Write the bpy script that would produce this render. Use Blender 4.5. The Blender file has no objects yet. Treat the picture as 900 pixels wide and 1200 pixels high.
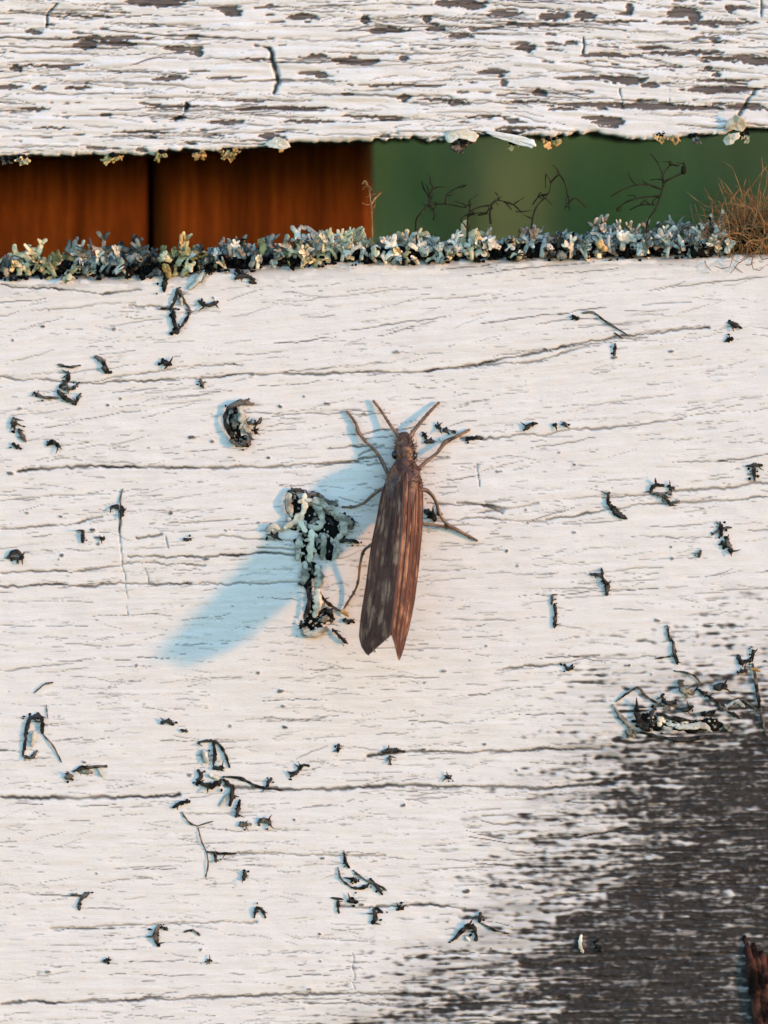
import bpy, bmesh, math, random
import numpy as np
from mathutils import Vector, Matrix

# 1 Blender unit = 1 cm; the board fronts stand on the plane y = 0, z is up, the camera looks along +y
sc = bpy.context.scene
sc.unit_settings.system = 'METRIC'
sc.unit_settings.scale_length = 0.01
C = sc.collection
R = math.radians

# ---------------------------------------------------------------- camera
S = 200.0            # photograph pixels per centimetre on the board plane
DIST = 45.0          # camera to board
ZC = (600 - 235) / S # camera height: level with the gap between the boards
cam = bpy.data.cameras.new('camera'); camo = bpy.data.objects.new('camera', cam); C.objects.link(camo)
camo.location = (0, -DIST, ZC); camo.rotation_euler = (R(90), 0, 0)
cam.sensor_fit = 'AUTO'; cam.sensor_width = 36; cam.lens = 36 * DIST / (1200 / S)
cam.shift_y = -365 / 1200
cam.clip_start = 0.5; cam.clip_end = 20000
cam.dof.use_dof = True; cam.dof.focus_distance = DIST - 0.05; cam.dof.aperture_fstop = cam.lens * 1e-3 / 0.55
sc.camera = camo

# ---------------------------------------------------------------- sky, sun, exposure
SX, SZ = 2.2, 0.14                              # light runs left by SX and down by SZ per unit towards the board
sun_dir = Vector((SX, -1, SZ)).normalized()     # towards the sun
EL = math.asin(sun_dir.z); AZ = math.atan2(sun_dir.x, sun_dir.y)
w = bpy.data.worlds.new('World'); sc.world = w; w.use_nodes = True
nt = w.node_tree; nt.nodes.clear()
sky = nt.nodes.new('ShaderNodeTexSky'); sky.sky_type = 'NISHITA'; sky.sun_disc = False
sky.sun_elevation = max(EL, R(3.0)); sky.sun_rotation = AZ
sky.air_density = 0.8; sky.dust_density = 0.03; sky.ozone_density = 2.1
bg = nt.nodes.new('ShaderNodeBackground'); bg.inputs['Strength'].default_value = 0.15
wo = nt.nodes.new('ShaderNodeOutputWorld')
nt.links.new(sky.outputs[0], bg.inputs[0]); nt.links.new(bg.outputs[0], wo.inputs[0])
sl = bpy.data.lights.new('sun', 'SUN'); sl.energy = 0.49; sl.angle = R(2.9); sl.color = (1.0, 0.46, 0.15)
so = bpy.data.objects.new('sun', sl); C.objects.link(so)
so.rotation_euler = sun_dir.to_track_quat('Z', 'Y').to_euler(); so.location = sun_dir * 60
vs = sc.view_settings; vs.view_transform = 'Standard'; vs.look = 'None'; vs.gamma = 1.0; vs.exposure = 3.06
try: vs.use_curve_mapping = False
except Exception: pass
sc.render.engine = 'CYCLES'
sc.cycles.use_denoising = True
sc.cycles.max_bounces = 6; sc.cycles.diffuse_bounces = 3; sc.cycles.transmission_bounces = 4
sc.cycles.caustics_reflective = False; sc.cycles.caustics_refractive = False

# ---------------------------------------------------------------- helpers
def P(px, py, h=0.0):
    """photograph pixel -> point standing h pixels proud of the board plane"""
    y = -h / S; f = (DIST + y) / DIST
    return Vector(((px - 450) / S * f, y, ZC + (235 - py) / S * f))

def tag(o, label=None, cat=None, group=None, kind=None):
    if label: o['label'] = label
    if cat: o['category'] = cat
    if group: o['group'] = group
    if kind: o['kind'] = kind
    return o

def thing(name, loc, label, cat, group=None):
    o = bpy.data.objects.new(name, None); C.objects.link(o); o.location = loc
    o.empty_display_size = 0.1
    return tag(o, label, cat, group)

class MB:
    def __init__(s): s.v = []; s.f = []; s.a = []          # vertices, faces, per-vertex attribute
    def tube(s, pts, rad, n=6, flat=1.0, up=None, jit=0.0, rg=None):
        """tapered tube through pts; flat squeezes it along 'up'; attribute 1 on the side away from 'up'"""
        m = len(pts); base = len(s.v)
        up0 = up or Vector((0, -1, 0))
        for i, p in enumerate(pts):
            t = (pts[min(i+1, m-1)] - pts[max(i-1, 0)])
            t = t.normalized() if t.length > 1e-9 else Vector((0, 0, 1))
            u = up0 - t * up0.dot(t)
            if u.length < 1e-3: u = Vector((1, 0, 0)) - t * t.x
            u.normalize(); sd = t.cross(u)
            r0 = rad[i]
            for k in range(n):
                a = 2 * math.pi * k / n; r = r0 * (1 + (rg.uniform(-jit, jit) if jit else 0))
                s.v.append(p + sd * (r * math.cos(a)) + u * (r * flat * math.sin(a)))
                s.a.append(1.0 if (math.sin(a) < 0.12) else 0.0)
        for i in range(m - 1):
            for k in range(n):
                a = base + i*n + k; b = base + i*n + (k+1) % n
                s.f.append((a, b, b + n, a + n))
        s.f.append(tuple(base + k for k in reversed(range(n))))
        s.f.append(tuple(base + (m-1)*n + k for k in range(n)))
    def blob(s, c, rx, ry, rz, rng, rough=0.25, rings=6, n=9, dark=1.0):
        base = len(s.v)
        for i in range(rings + 1):
            th = math.pi * i / rings
            for k in range(n):
                ph = 2 * math.pi * k / n
                q = 1 + rough * (rng.random() - 0.5) * 2 * (0 < i < rings)
                s.v.append(Vector((c.x + rx*q*math.sin(th)*math.cos(ph), c.y + ry*q*math.cos(th), c.z + rz*q*math.sin(th)*math.sin(ph))))
                s.a.append(dark)
        for i in range(rings):
            for k in range(n):
                a = base + i*n + k; b = base + i*n + (k+1) % n
                s.f.append((a, b, b + n, a + n))
    def build(s, name, mat, parent=None, smooth=True):
        me = bpy.data.meshes.new(name)
        off = Vector((0, 0, 0)); q_ = parent
        while q_: off = off + Vector(q_.location); q_ = q_.parent
        me.from_pydata([v - off for v in s.v], [], s.f); me.validate()
        if len(s.a) == len(me.vertices):
            at = me.attributes.new('under', 'FLOAT', 'POINT'); at.data.foreach_set('value', s.a)
        if smooth: me.polygons.foreach_set('use_smooth', [True] * len(me.polygons))
        me.materials.append(mat); me.update()
        o = bpy.data.objects.new(name, me); C.objects.link(o)
        if parent: o.parent = parent
        return o

def smooth_line(pts, sub=3):
    """Catmull-Rom through pts"""
    if len(pts) < 3: 
        return [pts[0].lerp(pts[-1], i / sub) for i in range(sub + 1)]
    out = []
    for i in range(len(pts) - 1):
        p0 = pts[max(i-1, 0)]; p1 = pts[i]; p2 = pts[i+1]; p3 = pts[min(i+2, len(pts)-1)]
        for k in range(sub):
            t = k / sub
            out.append(0.5 * ((2*p1) + (p2-p0)*t + (2*p0-5*p1+4*p2-p3)*t*t + (3*p1-p0-3*p2+p3)*t*t*t))
    out.append(pts[-1]); return out

# ---- numpy noise
def _hash(ix, iy, seed):
    n = (ix.astype(np.int64) * 374761393 + iy.astype(np.int64) * 668265263 + seed * 974634541) & 0xffffffff
    n = ((n ^ (n >> 13)) * 1274126177) & 0xffffffff
    n = ((n ^ (n >> 16)) * 2246822519) & 0xffffffff
    return ((n ^ (n >> 15)) & 0xffffff).astype(np.float64) / float(0xffffff)
def vn(x, y, seed=0):
    ix = np.floor(x); iy = np.floor(y); fx = x - ix; fy = y - iy
    fx = fx*fx*fx*(fx*(fx*6-15)+10); fy = fy*fy*fy*(fy*(fy*6-15)+10)
    ix = ix.astype(np.int64); iy = iy.astype(np.int64)
    a = _hash(ix, iy, seed); b = _hash(ix+1, iy, seed); c = _hash(ix, iy+1, seed); d = _hash(ix+1, iy+1, seed)
    return (a + (b-a)*fx) * (1-fy) + (c + (d-c)*fx) * fy
def gn(x, y, seed=0):
    """gradient noise around 0.5"""
    ix = np.floor(x); iy = np.floor(y); fx = x - ix; fy = y - iy; ix = ix.astype(np.int64); iy = iy.astype(np.int64)
    def g(i, j, u, v):
        a = 6.2831853*_hash(i, j, seed); return np.cos(a)*u + np.sin(a)*v
    sx = fx*fx*fx*(fx*(fx*6-15)+10); sy = fy*fy*fy*(fy*(fy*6-15)+10)
    a = g(ix, iy, fx, fy); b = g(ix+1, iy, fx-1, fy); c = g(ix, iy+1, fx, fy-1); d = g(ix+1, iy+1, fx-1, fy-1)
    return .5 + .75*((a + (b-a)*sx)*(1-sy) + (c + (d-c)*sx)*sy)
def fbm(x, y, seed=0, o=4):
    s = 0; a = 0.5; t = 0
    for i in range(o):
        s = s + a * vn(x, y, seed + 17*i); t += a; a *= 0.5; x = x*2.03 + 5.1; y = y*2.01 + 3.7
    return s / t
def sstep(a, b, x):
    t = np.clip((x - a) / (b - a), 0, 1); return t*t*(3-2*t)

# ---------------------------------------------------------------- materials
def newmat(name):
    m = bpy.data.materials.new(name); m.use_nodes = True
    n = m.node_tree; b = n.nodes['Principled BSDF']
    return m, n, b
def N(n, t, **kw):
    x = n.nodes.new(t)
    for k, v in kw.items():
        try: setattr(x, k, v)
        except Exception: x.inputs[k].default_value = v
    return x
def mix(n, fac, a, b):
    x = n.nodes.new('ShaderNodeMix'); x.data_type = 'RGBA'
    for sock, val in ((x.inputs[0], fac), (x.inputs[6], a), (x.inputs[7], b)):
        if hasattr(val, 'links') or hasattr(val, 'is_linked'): n.links.new(val, sock)
        else: sock.default_value = val if not isinstance(val, tuple) else (val + (1,) if len(val) == 3 else val)
    return x.outputs[2]
def mapped_noise(n, scale_xyz, scale=1.0, detail=4, rough=0.6, src='Object'):
    tc = n.nodes.new('ShaderNodeTexCoord'); mp = n.nodes.new('ShaderNodeMapping')
    mp.inputs['Scale'].default_value = scale_xyz
    n.links.new(tc.outputs[src], mp.inputs[0])
    t = n.nodes.new('ShaderNodeTexNoise'); t.inputs['Scale'].default_value = scale
    t.inputs['Detail'].default_value = detail; t.inputs['Roughness'].default_value = rough
    n.links.new(mp.outputs[0], t.inputs['Vector']); return t.outputs[0]
def ramp(n, fac, stops):
    r = n.nodes.new('ShaderNodeValToRGB'); e = r.color_ramp.elements
    while len(e) < len(stops): e.new(0.5)
    for el, (p, c) in zip(e, stops):
        el.position = p; el.color = c + (1,) if len(c) == 3 else c
    n.links.new(fac, r.inputs[0]); return r.outputs[0]
def attr(n, name):
    a = n.nodes.new('ShaderNodeAttribute'); a.attribute_name = name; return a.outputs['Fac']
def bump(n, b, h, strength, dist):
    x = n.nodes.new('ShaderNodeBump'); x.inputs['Strength'].default_value = strength; x.inputs['Distance'].default_value = dist
    n.links.new(h, x.inputs['Height']); n.links.new(x.outputs[0], b.inputs['Normal'])

def board_material(name, wood_a, wood_b, paint_a, paint_b, stain):
    m, n, b = newmat(name)
    g = mapped_noise(n, (1.6, 1, 22), 3.0, 6, 0.7)
    wood = ramp(n, g, [(0.32, wood_a), (0.68, wood_b)])
    pn = mapped_noise(n, (2.0, 1, 9), 1.6, 5, 0.65)
    paint = ramp(n, pn, [(0.3, paint_a), (0.7, paint_b)])
    st = mapped_noise(n, (0.7, 1, 1.6), 0.9, 4, 0.6)
    paint = mix(n, ramp(n, st, [(0.42, (0, 0, 0)), (0.72, (0.5, 0.5, 0.5))]), paint, stain)
    fn = mapped_noise(n, (5, 1, 14), 9, 3, 0.7)
    paint = mix(n, ramp(n, fn, [(0.56, (0, 0, 0)), (0.78, (0.55, 0.55, 0.55))]), paint, (0.34, 0.31, 0.295))
    c = mix(n, attr(n, 'paint'), wood, paint)
    dn = mapped_noise(n, (1, 1, 1), 30, 2, 0.5)
    dirt = ramp(n, dn, [(0.3, (0.012, 0.011, 0.011)), (0.75, (0.05, 0.042, 0.038))])
    c = mix(n, attr(n, 'dirt'), c, dirt)
    n.links.new(c, b.inputs['Base Color'])
    b.inputs['Roughness'].default_value = 0.72; b.inputs['Specular IOR Level'].default_value = 0.25
    h = mapped_noise(n, (3, 1, 26), 6.0, 5, 0.7)
    bump(n, b, h, 0.4, 0.010)
    return m

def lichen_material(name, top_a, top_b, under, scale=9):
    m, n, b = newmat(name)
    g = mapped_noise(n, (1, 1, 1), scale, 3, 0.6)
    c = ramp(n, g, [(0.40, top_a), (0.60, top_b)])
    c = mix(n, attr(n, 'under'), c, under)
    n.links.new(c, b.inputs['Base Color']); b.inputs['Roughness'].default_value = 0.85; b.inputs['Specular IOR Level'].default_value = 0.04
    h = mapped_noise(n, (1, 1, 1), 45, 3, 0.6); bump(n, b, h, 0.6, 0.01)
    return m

M = {}
M['upper'] = board_material('peeling_white_paint', (0.065, 0.050, 0.047), (0.20, 0.160, 0.148), (0.73, 0.665, 0.635), (0.85, 0.79, 0.765), (0.80, 0.725, 0.66))
M['lower'] = board_material('cracked_white_paint', (0.007, 0.006, 0.006), (0.062, 0.047, 0.042), (0.73, 0.66, 0.62), (0.83, 0.762, 0.728), (0.79, 0.70, 0.63))
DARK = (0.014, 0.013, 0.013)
M['grey'] = lichen_material('grey_lichen', (0.20, 0.18, 0.14), (0.58, 0.525, 0.43), DARK, 16)
M['slate'] = lichen_material('slate_lichen', (0.08, 0.072, 0.057), (0.32, 0.29, 0.235), DARK, 16)
M['pale'] = lichen_material('pale_lichen', (0.46, 0.405, 0.31), (0.85, 0.75, 0.59), DARK, 14)
M['blue'] = lichen_material('blue_grey_lichen', (0.30, 0.285, 0.245), (0.66, 0.62, 0.54), DARK, 14)
M['cream'] = lichen_material('cream_lichen', (0.50, 0.38, 0.19), (0.84, 0.68, 0.41), (0.03, 0.025, 0.018), 13)
M['olive'] = lichen_material('olive_lichen', (0.20, 0.155, 0.06), (0.52, 0.39, 0.16), (0.02, 0.018, 0.012), 13)
M['ochre'] = lichen_material('ochre_lichen', (0.30, 0.16, 0.05), (0.66, 0.42, 0.18), (0.05, 0.03, 0.015), 13)
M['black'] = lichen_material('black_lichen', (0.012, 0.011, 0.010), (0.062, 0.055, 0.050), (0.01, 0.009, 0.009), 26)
M['soot'] = lichen_material('dark_brown_lichen', (0.020, 0.017, 0.014), (0.17, 0.145, 0.12), (0.012, 0.01, 0.01), 22)
M['wire'] = lichen_material('wiry_lichen', (0.016, 0.014, 0.010), (0.05, 0.04, 0.026), (0.02, 0.017, 0.012), 14)
M['fibre'] = lichen_material('dry_brown_fibre', (0.20, 0.105, 0.045), (0.45, 0.26, 0.12), (0.14, 0.07, 0.03), 14)
M['bark'] = lichen_material('red_brown_bark', (0.010, 0.006, 0.005), (0.095, 0.038, 0.028), (0.02, 0.01, 0.008), 9)

m, n, b = newmat('brown_plank'); M['plank'] = m
g = mapped_noise(n, (6, 2, 0.30), 1.5, 10, 0.85)
n.links.new(ramp(n, g, [(0.28, (0.020, 0.009, 0.006)), (0.47, (0.13, 0.036, 0.008)), (0.74, (0.36, 0.105, 0.022))]), b.inputs['Base Color'])
b.inputs['Roughness'].default_value = 0.9; b.inputs['Specular IOR Level'].default_value = 0.05; bump(n, b, g, 0.6, 0.05)

m, n, b = newmat('meadow_ground'); M['ground'] = m
g = mapped_noise(n, (1, 0.5, 1), 0.10, 4, 0.6)
n.links.new(ramp(n, g, [(0.3, (0.020, 0.075, 0.012)), (0.7, (0.075, 0.11, 0.035))]), b.inputs['Base Color']); b.inputs['Roughness'].default_value = 0.95
m, n, b = newmat('grass_blades'); M['grass'] = m
g = mapped_noise(n, (1, 0.4, 0.4), 0.16, 3, 0.6)
n.links.new(ramp(n, g, [(0.40, (0.032, 0.095, 0.010)), (0.60, (0.125, 0.135, 0.035))]), b.inputs['Base Color']); b.inputs['Roughness'].default_value = 0.7
m, n, b = newmat('shrub_leaves'); M['leaf'] = m
g = mapped_noise(n, (1, 1, 1), 0.3, 3, 0.6)
n.links.new(ramp(n, g, [(0.35, (0.05, 0.07, 0.05)), (0.65, (0.15, 0.15, 0.13))]), b.inputs['Base Color']); b.inputs['Roughness'].default_value = 0.7
M['stem'] = lichen_material('shrub_stem', (0.04, 0.03, 0.02), (0.10, 0.08, 0.06), (0.05, 0.04, 0.03))

# ---------------------------------------------------------------- the setting behind the fence
def grid_mesh(name, X, Y, Z, mat, attrs=None, smooth=True):
    r, c = X.shape
    co = np.stack([X, Y, Z], -1).reshape(-1, 3).astype(np.float32)
    idx = np.arange(r*c).reshape(r, c)
    q = np.stack([idx[:-1, :-1], idx[:-1, 1:], idx[1:, 1:], idx[1:, :-1]], -1).reshape(-1, 4)
    return raw_mesh(name, co, q, mat, attrs, smooth)
def raw_mesh(name, co, q, mat, attrs=None, smooth=True):
    me = bpy.data.meshes.new(name); nv = len(co); nf = len(q)
    me.vertices.add(nv); me.vertices.foreach_set('co', np.ascontiguousarray(co, np.float32).ravel())
    me.loops.add(nf*4); me.loops.foreach_set('vertex_index', np.ascontiguousarray(q, np.int32).ravel())
    me.polygons.add(nf); me.polygons.foreach_set('loop_start', np.arange(0, nf*4, 4, dtype=np.int32))
    me.polygons.foreach_set('use_smooth', np.full(nf, smooth, dtype=bool))
    me.update(calc_edges=True)
    for k, v in (attrs or {}).items():
        at = me.attributes.new(k, 'FLOAT', 'POINT'); at.data.foreach_set('value', np.ascontiguousarray(v, np.float32).ravel())
    me.materials.append(mat)
    o = bpy.data.objects.new(name, me); C.objects.link(o); return o

def hill(x, y):
    return -80 + 0.34 * np.maximum(0, y - 20) * (1 - 0.35 * sstep(300, 2500, y)) + 4 * (fbm(x/120+40, y/120+40, 5, 3) - 0.5) * sstep(20, 120, y)
gx = np.concatenate([np.linspace(-6000, -400, 20), np.linspace(-380, 380, 60), np.linspace(400, 6000, 20)])
gy = np.concatenate([np.linspace(-6000, -50, 16), np.linspace(0, 600, 70), np.linspace(640, 6000, 24)])
GX, GY = np.meshgrid(gx, gy)
tag(grid_mesh('ground', GX, GY, hill(GX, GY), M['ground']), kind='structure')

rng = np.random.default_rng(4)
nb = 26000
bx = rng.uniform(-70, 70, nb); by = rng.uniform(120, 420, nb)
bz = hill(bx, by); hh = rng.uniform(7, 17, nb); ww = rng.uniform(0.35, 0.8, nb); an = rng.uniform(0, math.pi, nb)
dx = np.cos(an)*ww; dy = np.sin(an)*ww; lx = rng.normal(0, 3, nb); ly = rng.normal(0, 3, nb)
co = np.stack([np.stack([bx-dx, by-dy, bz-0.5], -1), np.stack([bx+dx, by+dy, bz-0.5], -1),
               np.stack([bx+lx*.4+dx*.7, by+ly*.4+dy*.7, bz+hh*.6], -1), np.stack([bx+lx*.4-dx*.7, by+ly*.4-dy*.7, bz+hh*.6], -1),
               np.stack([bx+lx+dx*.1, by+ly+dy*.1, bz+hh], -1), np.stack([bx+lx-dx*.1, by+ly-dy*.1, bz+hh], -1)], 1).reshape(-1, 3)
k = np.arange(nb)[:, None]*6
q = np.concatenate([k + np.array([[0, 1, 2, 3]]), k + np.array([[3, 2, 4, 5]])], 0)
g = raw_mesh('meadow_grass', co, q, M['grass'])
tag(g, 'blurred green meadow grass seen through the gap between the boards', 'grass', kind='stuff')

def shrub(x, y, r, h, seed, label):
    rr = random.Random(seed); z0 = float(hill(np.array([x]), np.array([y]))[0])
    t = thing('shrub', (x, y, z0), label, 'shrub')
    st = MB()
    for i in range(7):
        a = rr.uniform(0, 6.28); tip = Vector((x + r*.7*math.cos(a), y + r*.7*math.sin(a), z0 + h*rr.uniform(.6, .9)))
        st.tube(smooth_line([Vector((x, y, z0-1)), Vector((x, y, z0)).lerp(tip, .5) + Vector((0, 0, h*.12)), tip]), [0.7]*2 + [0.5]*3 + [0.3]*2, 5)
    st.build('stem', M['stem'], t)
    lv = MB()
    for i in range(1400):
        a = rr.uniform(0, 6.28); el = math.asin(rr.uniform(-.9, 1)); q = r * (0.55 + 0.5*rr.random())
        c = Vector((x + q*math.cos(a)*math.cos(el), y + q*math.sin(a)*math.cos(el), z0 + h*.55 + h*.45*math.sin(el)*rr.uniform(.7, 1.1)))
        d1 = Vector((rr.gauss(0, 1), rr.gauss(0, 1), rr.gauss(0, 1))).normalized(); d2 = d1.orthogonal().normalized()
        L = rr.uniform(1.2, 2.4)
        b0 = len(lv.v)
        lv.v += [c - d1*L, c + d2*L*.45, c + d1*L, c - d2*L*.45]; lv.a += [0]*4; lv.f.append((b0, b0+1, b0+2, b0+3))
    lv.build('crown', M['leaf'], t, smooth=False)
shrub(9.5, 262, 6, 13, 1, 'blurred grey-green shrub in the gap, directly above the pale blue-grey lichen')
shrub(19.5, 285, 6, 15, 2, 'blurred grey-green shrub behind the brown hairy tuft at the right end of the gap')

# ---------------------------------------------------------------- brown post behind the gap
post = thing('wooden_post', ((150-450)/S, 3.0, -80), 'dark red-brown post of two upright planks filling the left of the gap', 'post')
def plank(x0, x1, y0, seed, label=None):
    rr = random.Random(seed)
    bm = bmesh.new(); xs = np.linspace(x0, x1, 26); zs = np.concatenate([np.linspace(-80, -3, 10), np.linspace(-2, 6, 40), [10]])
    XX, ZZ = np.meshgrid(xs, zs)
    YY = y0 + 0.02*(vn(XX*5+seed*7, ZZ*.25, seed)-.5)
    e = np.minimum(XX-x0, x1-XX); YY = YY + 0.05*np.exp(-e/0.03)
    o = grid_mesh('plank', XX, YY, ZZ, M['plank'])
    bm.from_mesh(o.data)
    edges = [ed for ed in bm.edges if ed.is_boundary]
    r = bmesh.ops.extrude_edge_only(bm, edges=edges)
    nvs = [v for v in r['geom'] if isinstance(v, bmesh.types.BMVert)]
    for v in nvs: v.co.y = y0 + 2.0
    bmesh.ops.contextual_create(bm, geom=[ed for ed in bm.edges if ed.is_boundary])
    bmesh.ops.recalc_face_normals(bm, faces=bm.faces)
    for v in bm.verts: v.co -= Vector(post.location)
    bm.to_mesh(o.data); bm.free(); o.parent = post
    return o
plank((-230-450)/S, (172-450)/S*1.06, 2.68, 1)
plank((180-450)/S*1.06, (436-450)/S*1.06, 2.70, 2)

# ---------------------------------------------------------------- the two painted boards (real relief, photograph pixels -> cm)
def seg_dist(PX, PY, pts):
    d = np.full(PX.shape, 1e9)
    for (x0, y0), (x1, y1) in zip(pts[:-1], pts[1:]):
        dx, dy = x1-x0, y1-y0; L = dx*dx + dy*dy + 1e-9
        t = np.clip(((PX-x0)*dx + (PY-y0)*dy)/L, 0, 1)
        d = np.minimum(d, np.hypot(PX-x0-t*dx, PY-y0-t*dy))
    return d
def poly_sd(PX, PY, pts):
    """signed distance, negative inside"""
    d = seg_dist(PX, PY, pts + [pts[0]]); ins = np.zeros(PX.shape, bool)
    for (x0, y0), (x1, y1) in zip(pts, pts[1:] + [pts[0]]):
        if y0 == y1: continue
        c = ((y0 > PY) != (y1 > PY)) & (PX < (x1-x0)*(PY-y0)/(y1-y0) + x0); ins ^= c
    return np.where(ins, -d, d)
def local(PX, PY, x0, x1, y0, y1):
    cols = np.where((PX.max(0) >= x0) & (PX.min(0) <= x1))[0]; rows = np.where((PY.max(1) >= y0) & (PY.min(1) <= y1))[0]
    if len(cols) == 0 or len(rows) == 0: return None
    return (slice(rows[0], rows[-1]+1), slice(cols[0], cols[-1]+1))
def dense_x(step=1.28):
    return np.concatenate([np.linspace(-2000, -360, 40), np.arange(-330, -50, 7), np.arange(-45, 945, step), np.arange(951, 1240, 7), np.linspace(1270, 2900, 40)])
def hairlines(PX, Yf, sx, sy, wid, seed, keep):
    """short wavy lines along the grain; returns 0..1"""
    n = vn(PX/sx + 3.1*seed, Yf/sy, seed) - 0.5 + 0.22*(vn(PX/(sx*.23), Yf/(sy*.8), seed+1) - 0.5)
    gy = np.abs(np.gradient(n, axis=0)) / np.maximum(np.abs(np.gradient(Yf, axis=0)), 1e-6) + 1e-4
    d = np.abs(n) / gy
    m = vn(PX/(sx*.8) + 9.7, Yf/(sy*1.6) + seed, seed+2)
    return np.clip(1 - d/wid, 0, 1) * sstep(keep, keep+0.14, m)

def strokes(PX, PY, H, dirt, xs, vsn, top, sgn, specs, slope_f, rg, ymin, ymax):
    """short cracks that follow the grain, one by one: (count, length range, half width range, darkness range, depth)"""
    for cnt, (l0, l1), (w0, w1), (d0, d1), dep in specs:
        for _ in range(cnt):
            cx = rg.uniform(-75, 975); cy = rg.uniform(ymin, ymax); L = math.exp(rg.uniform(math.log(l0), math.log(l1))); hw = rg.uniform(w0, w1); dk = rg.uniform(d0, d1); sk = rg.gauss(0, .035) if L > 60 else rg.gauss(0, .11)
            cl = float(vn(np.array([cx/95. + 3]), np.array([cy/42. + dep*9]), 77)[0])
            if (cl < .34 and rg.random() < .8) or slope_f(cx, cy) > 5: continue
            dk = min(1., dk*(.7 + .7*cl))
            i0, i1 = np.searchsorted(xs, [cx - L/2, cx + L/2]); i1 = max(i1, i0 + 2)
            v = sgn*(cy - float(top(cx))); j0, j1 = np.searchsorted(vsn, [v - 9, v + 9])
            if i1 >= len(xs) or j1 - j0 < 3 or v < 3: continue
            s_ = (slice(j0, j1), slice(i0, i1)); x = PX[s_]; y = PY[s_]
            t = (x - cx)/(L/2)
            ln = cy - (slope_f(cx, cy) + sk)*(x - cx) + 3.2*(vn(x/24 + cy, x*0 + cx, 1) - .5) + 1.5*(vn(x/6 + cy, x*0 + cx, 2) - .5)
            wd = hw*np.sqrt(np.clip(1 - t*t, 0, 1))*(.55 + .9*vn(x/9 + cx, x*0 + cy, 3))
            mk = np.clip(1.25 - np.abs(y - ln)/np.maximum(wd, .2), 0, 1)*(wd > .22)
            H[s_] -= dep*mk; dirt[s_] = np.maximum(dirt[s_], dk*mk)

def board_object(name, PX, PY, H, extra_y, attrs, mat, thick, flip):
    """front sheet from the height field H (pixels proud of the plane), closed by edges and a back"""
    X = (PX-450)/S; Z = (600-PY)/S; Y = -H/S + extra_y
    r, c = X.shape; co = np.stack([X, Y, Z], -1).reshape(-1, 3)
    idx = np.arange(r*c).reshape(r, c)
    q = np.stack([idx[:-1, :-1], idx[1:, :-1], idx[1:, 1:], idx[:-1, 1:]], -1).reshape(-1, 4)
    ring = np.concatenate([idx[0, :-1], idx[:-1, -1], idx[-1, :0:-1], idx[:0:-1, 0]])
    nr = len(ring); layers = [ring]; allco = [co]; base = len(co)
    for t in (0.25, 1.0):
        b = co[ring].copy(); b[:, 1] = np.maximum(b[:, 1], 0)*(1-t) + thick*t
        allco.append(b); layers.append(np.arange(base, base+nr)); base += nr
    qs = [q]
    for a, b in zip(layers[:-1], layers[1:]):
        qs.append(np.stack([a, np.roll(a, -1), np.roll(b, -1), b], -1))
    # back: fan of quads between opposite ring vertices
    L = layers[-1]
    half = nr//2
    fan = np.stack([L[:half-1], L[1:half], L[::-1][:half][1:half], L[::-1][:half-1]], -1)
    qs.append(fan)
    co = np.concatenate(allco); q = np.concatenate(qs)
    at = {k: np.concatenate([v.ravel(), np.zeros(2*nr)]) for k, v in attrs.items()}
    at['dirt'][-2*nr:] = 0.35
    return raw_mesh(name, co, q, mat, at)

# ---- lower board
EL_X = [-2000, 0, 150, 250, 400, 500, 600, 750, 900, 2900]; EL_Y = [330, 321, 321, 314, 304, 302, 299, 298, 292, 280]
def lower_top(px): return np.interp(px, EL_X, EL_Y)
xs = dense_x(); vsn = np.concatenate([np.array([0, .6, 1.4, 2.4, 3.5]), np.arange(4.6, 915, 1.28), np.arange(920, 1100, 5), np.linspace(1120, 1500, 20)])
PX, V = np.meshgrid(xs, vsn)
PY = lower_top(PX) + V
slope = 0.085*np.exp(-((PY-440)/190)**2) + 0.012
Yf = PY + slope*(PX-200) + 5*(vn(PX/260, PY/160, 3)-.5)
H = 3.0*(fbm(PX/500, Yf/70, 11, 3)-.5) + 0.55*(gn(PX/120, Yf/7.0, 12)-.5) + 0.5*(gn(PX/50, Yf/4.5, 13)-.5) + 0.7*(gn(PX/22, PY/12, 14)-.5)
dirt = np.zeros(PX.shape); 
# where the paint has weathered away, bottom right
worn = poly_sd(PX, PY, [(705, 842), (800, 805), (905, 770), (1100, 740), (1500, 760), (1500, 1700), (330, 1700), (400, 1230), (470, 1190), (520, 1130), (580, 1085), (610, 1020), (635, 950), (665, 905)])
blotch = fbm(PX/150 + 7, PY/75 + 3, 39, 4)
ns = .38*fbm(PX/70, Yf/8, 21, 4) + .36*gn(PX/30 + .3*vn(PX/9, PY/9, 38), Yf/4.2, 22) + .26*gn(PX/10, PY/5.5, 23); ns = (ns - .5)*2.5 + .5
worn = worn - 16
cov = 1.08*(1 - sstep(-215, 85, worn)) + .9*(blotch - .5)*(1 - sstep(-70, 60, worn))
bare = sstep(-.30, .24, cov - ns)*(1 - sstep(25, 105, worn))
zone = 1 - sstep(-40, 60, worn)
wx = PX + 9*gn(PX/13, PY/8, 36); wy = Yf + 5*gn(PX/17, PY/9, 37)
wx = PX + 4*gn(PX/9, PY/6, 36); wy = Yf + 2.2*gn(PX/26, PY/9, 37)
grit = .28*gn(wx/17, wy/5.5, 33) + .28*gn(wx/6.5, wy/4.0, 34) + .44*gn(wx/70, wy/3.4, 35); grit = (grit - .5)*1.5 + .5
paint = 1 - bare*(1 - .36*sstep(.48, .86, grit))
H -= 1.2*bare; H += zone*(1.2*(vn(PX/60, Yf/3.2, 25)-.5) + 1.4*(vn(PX/14, Yf/4, 26)-.5))
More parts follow.
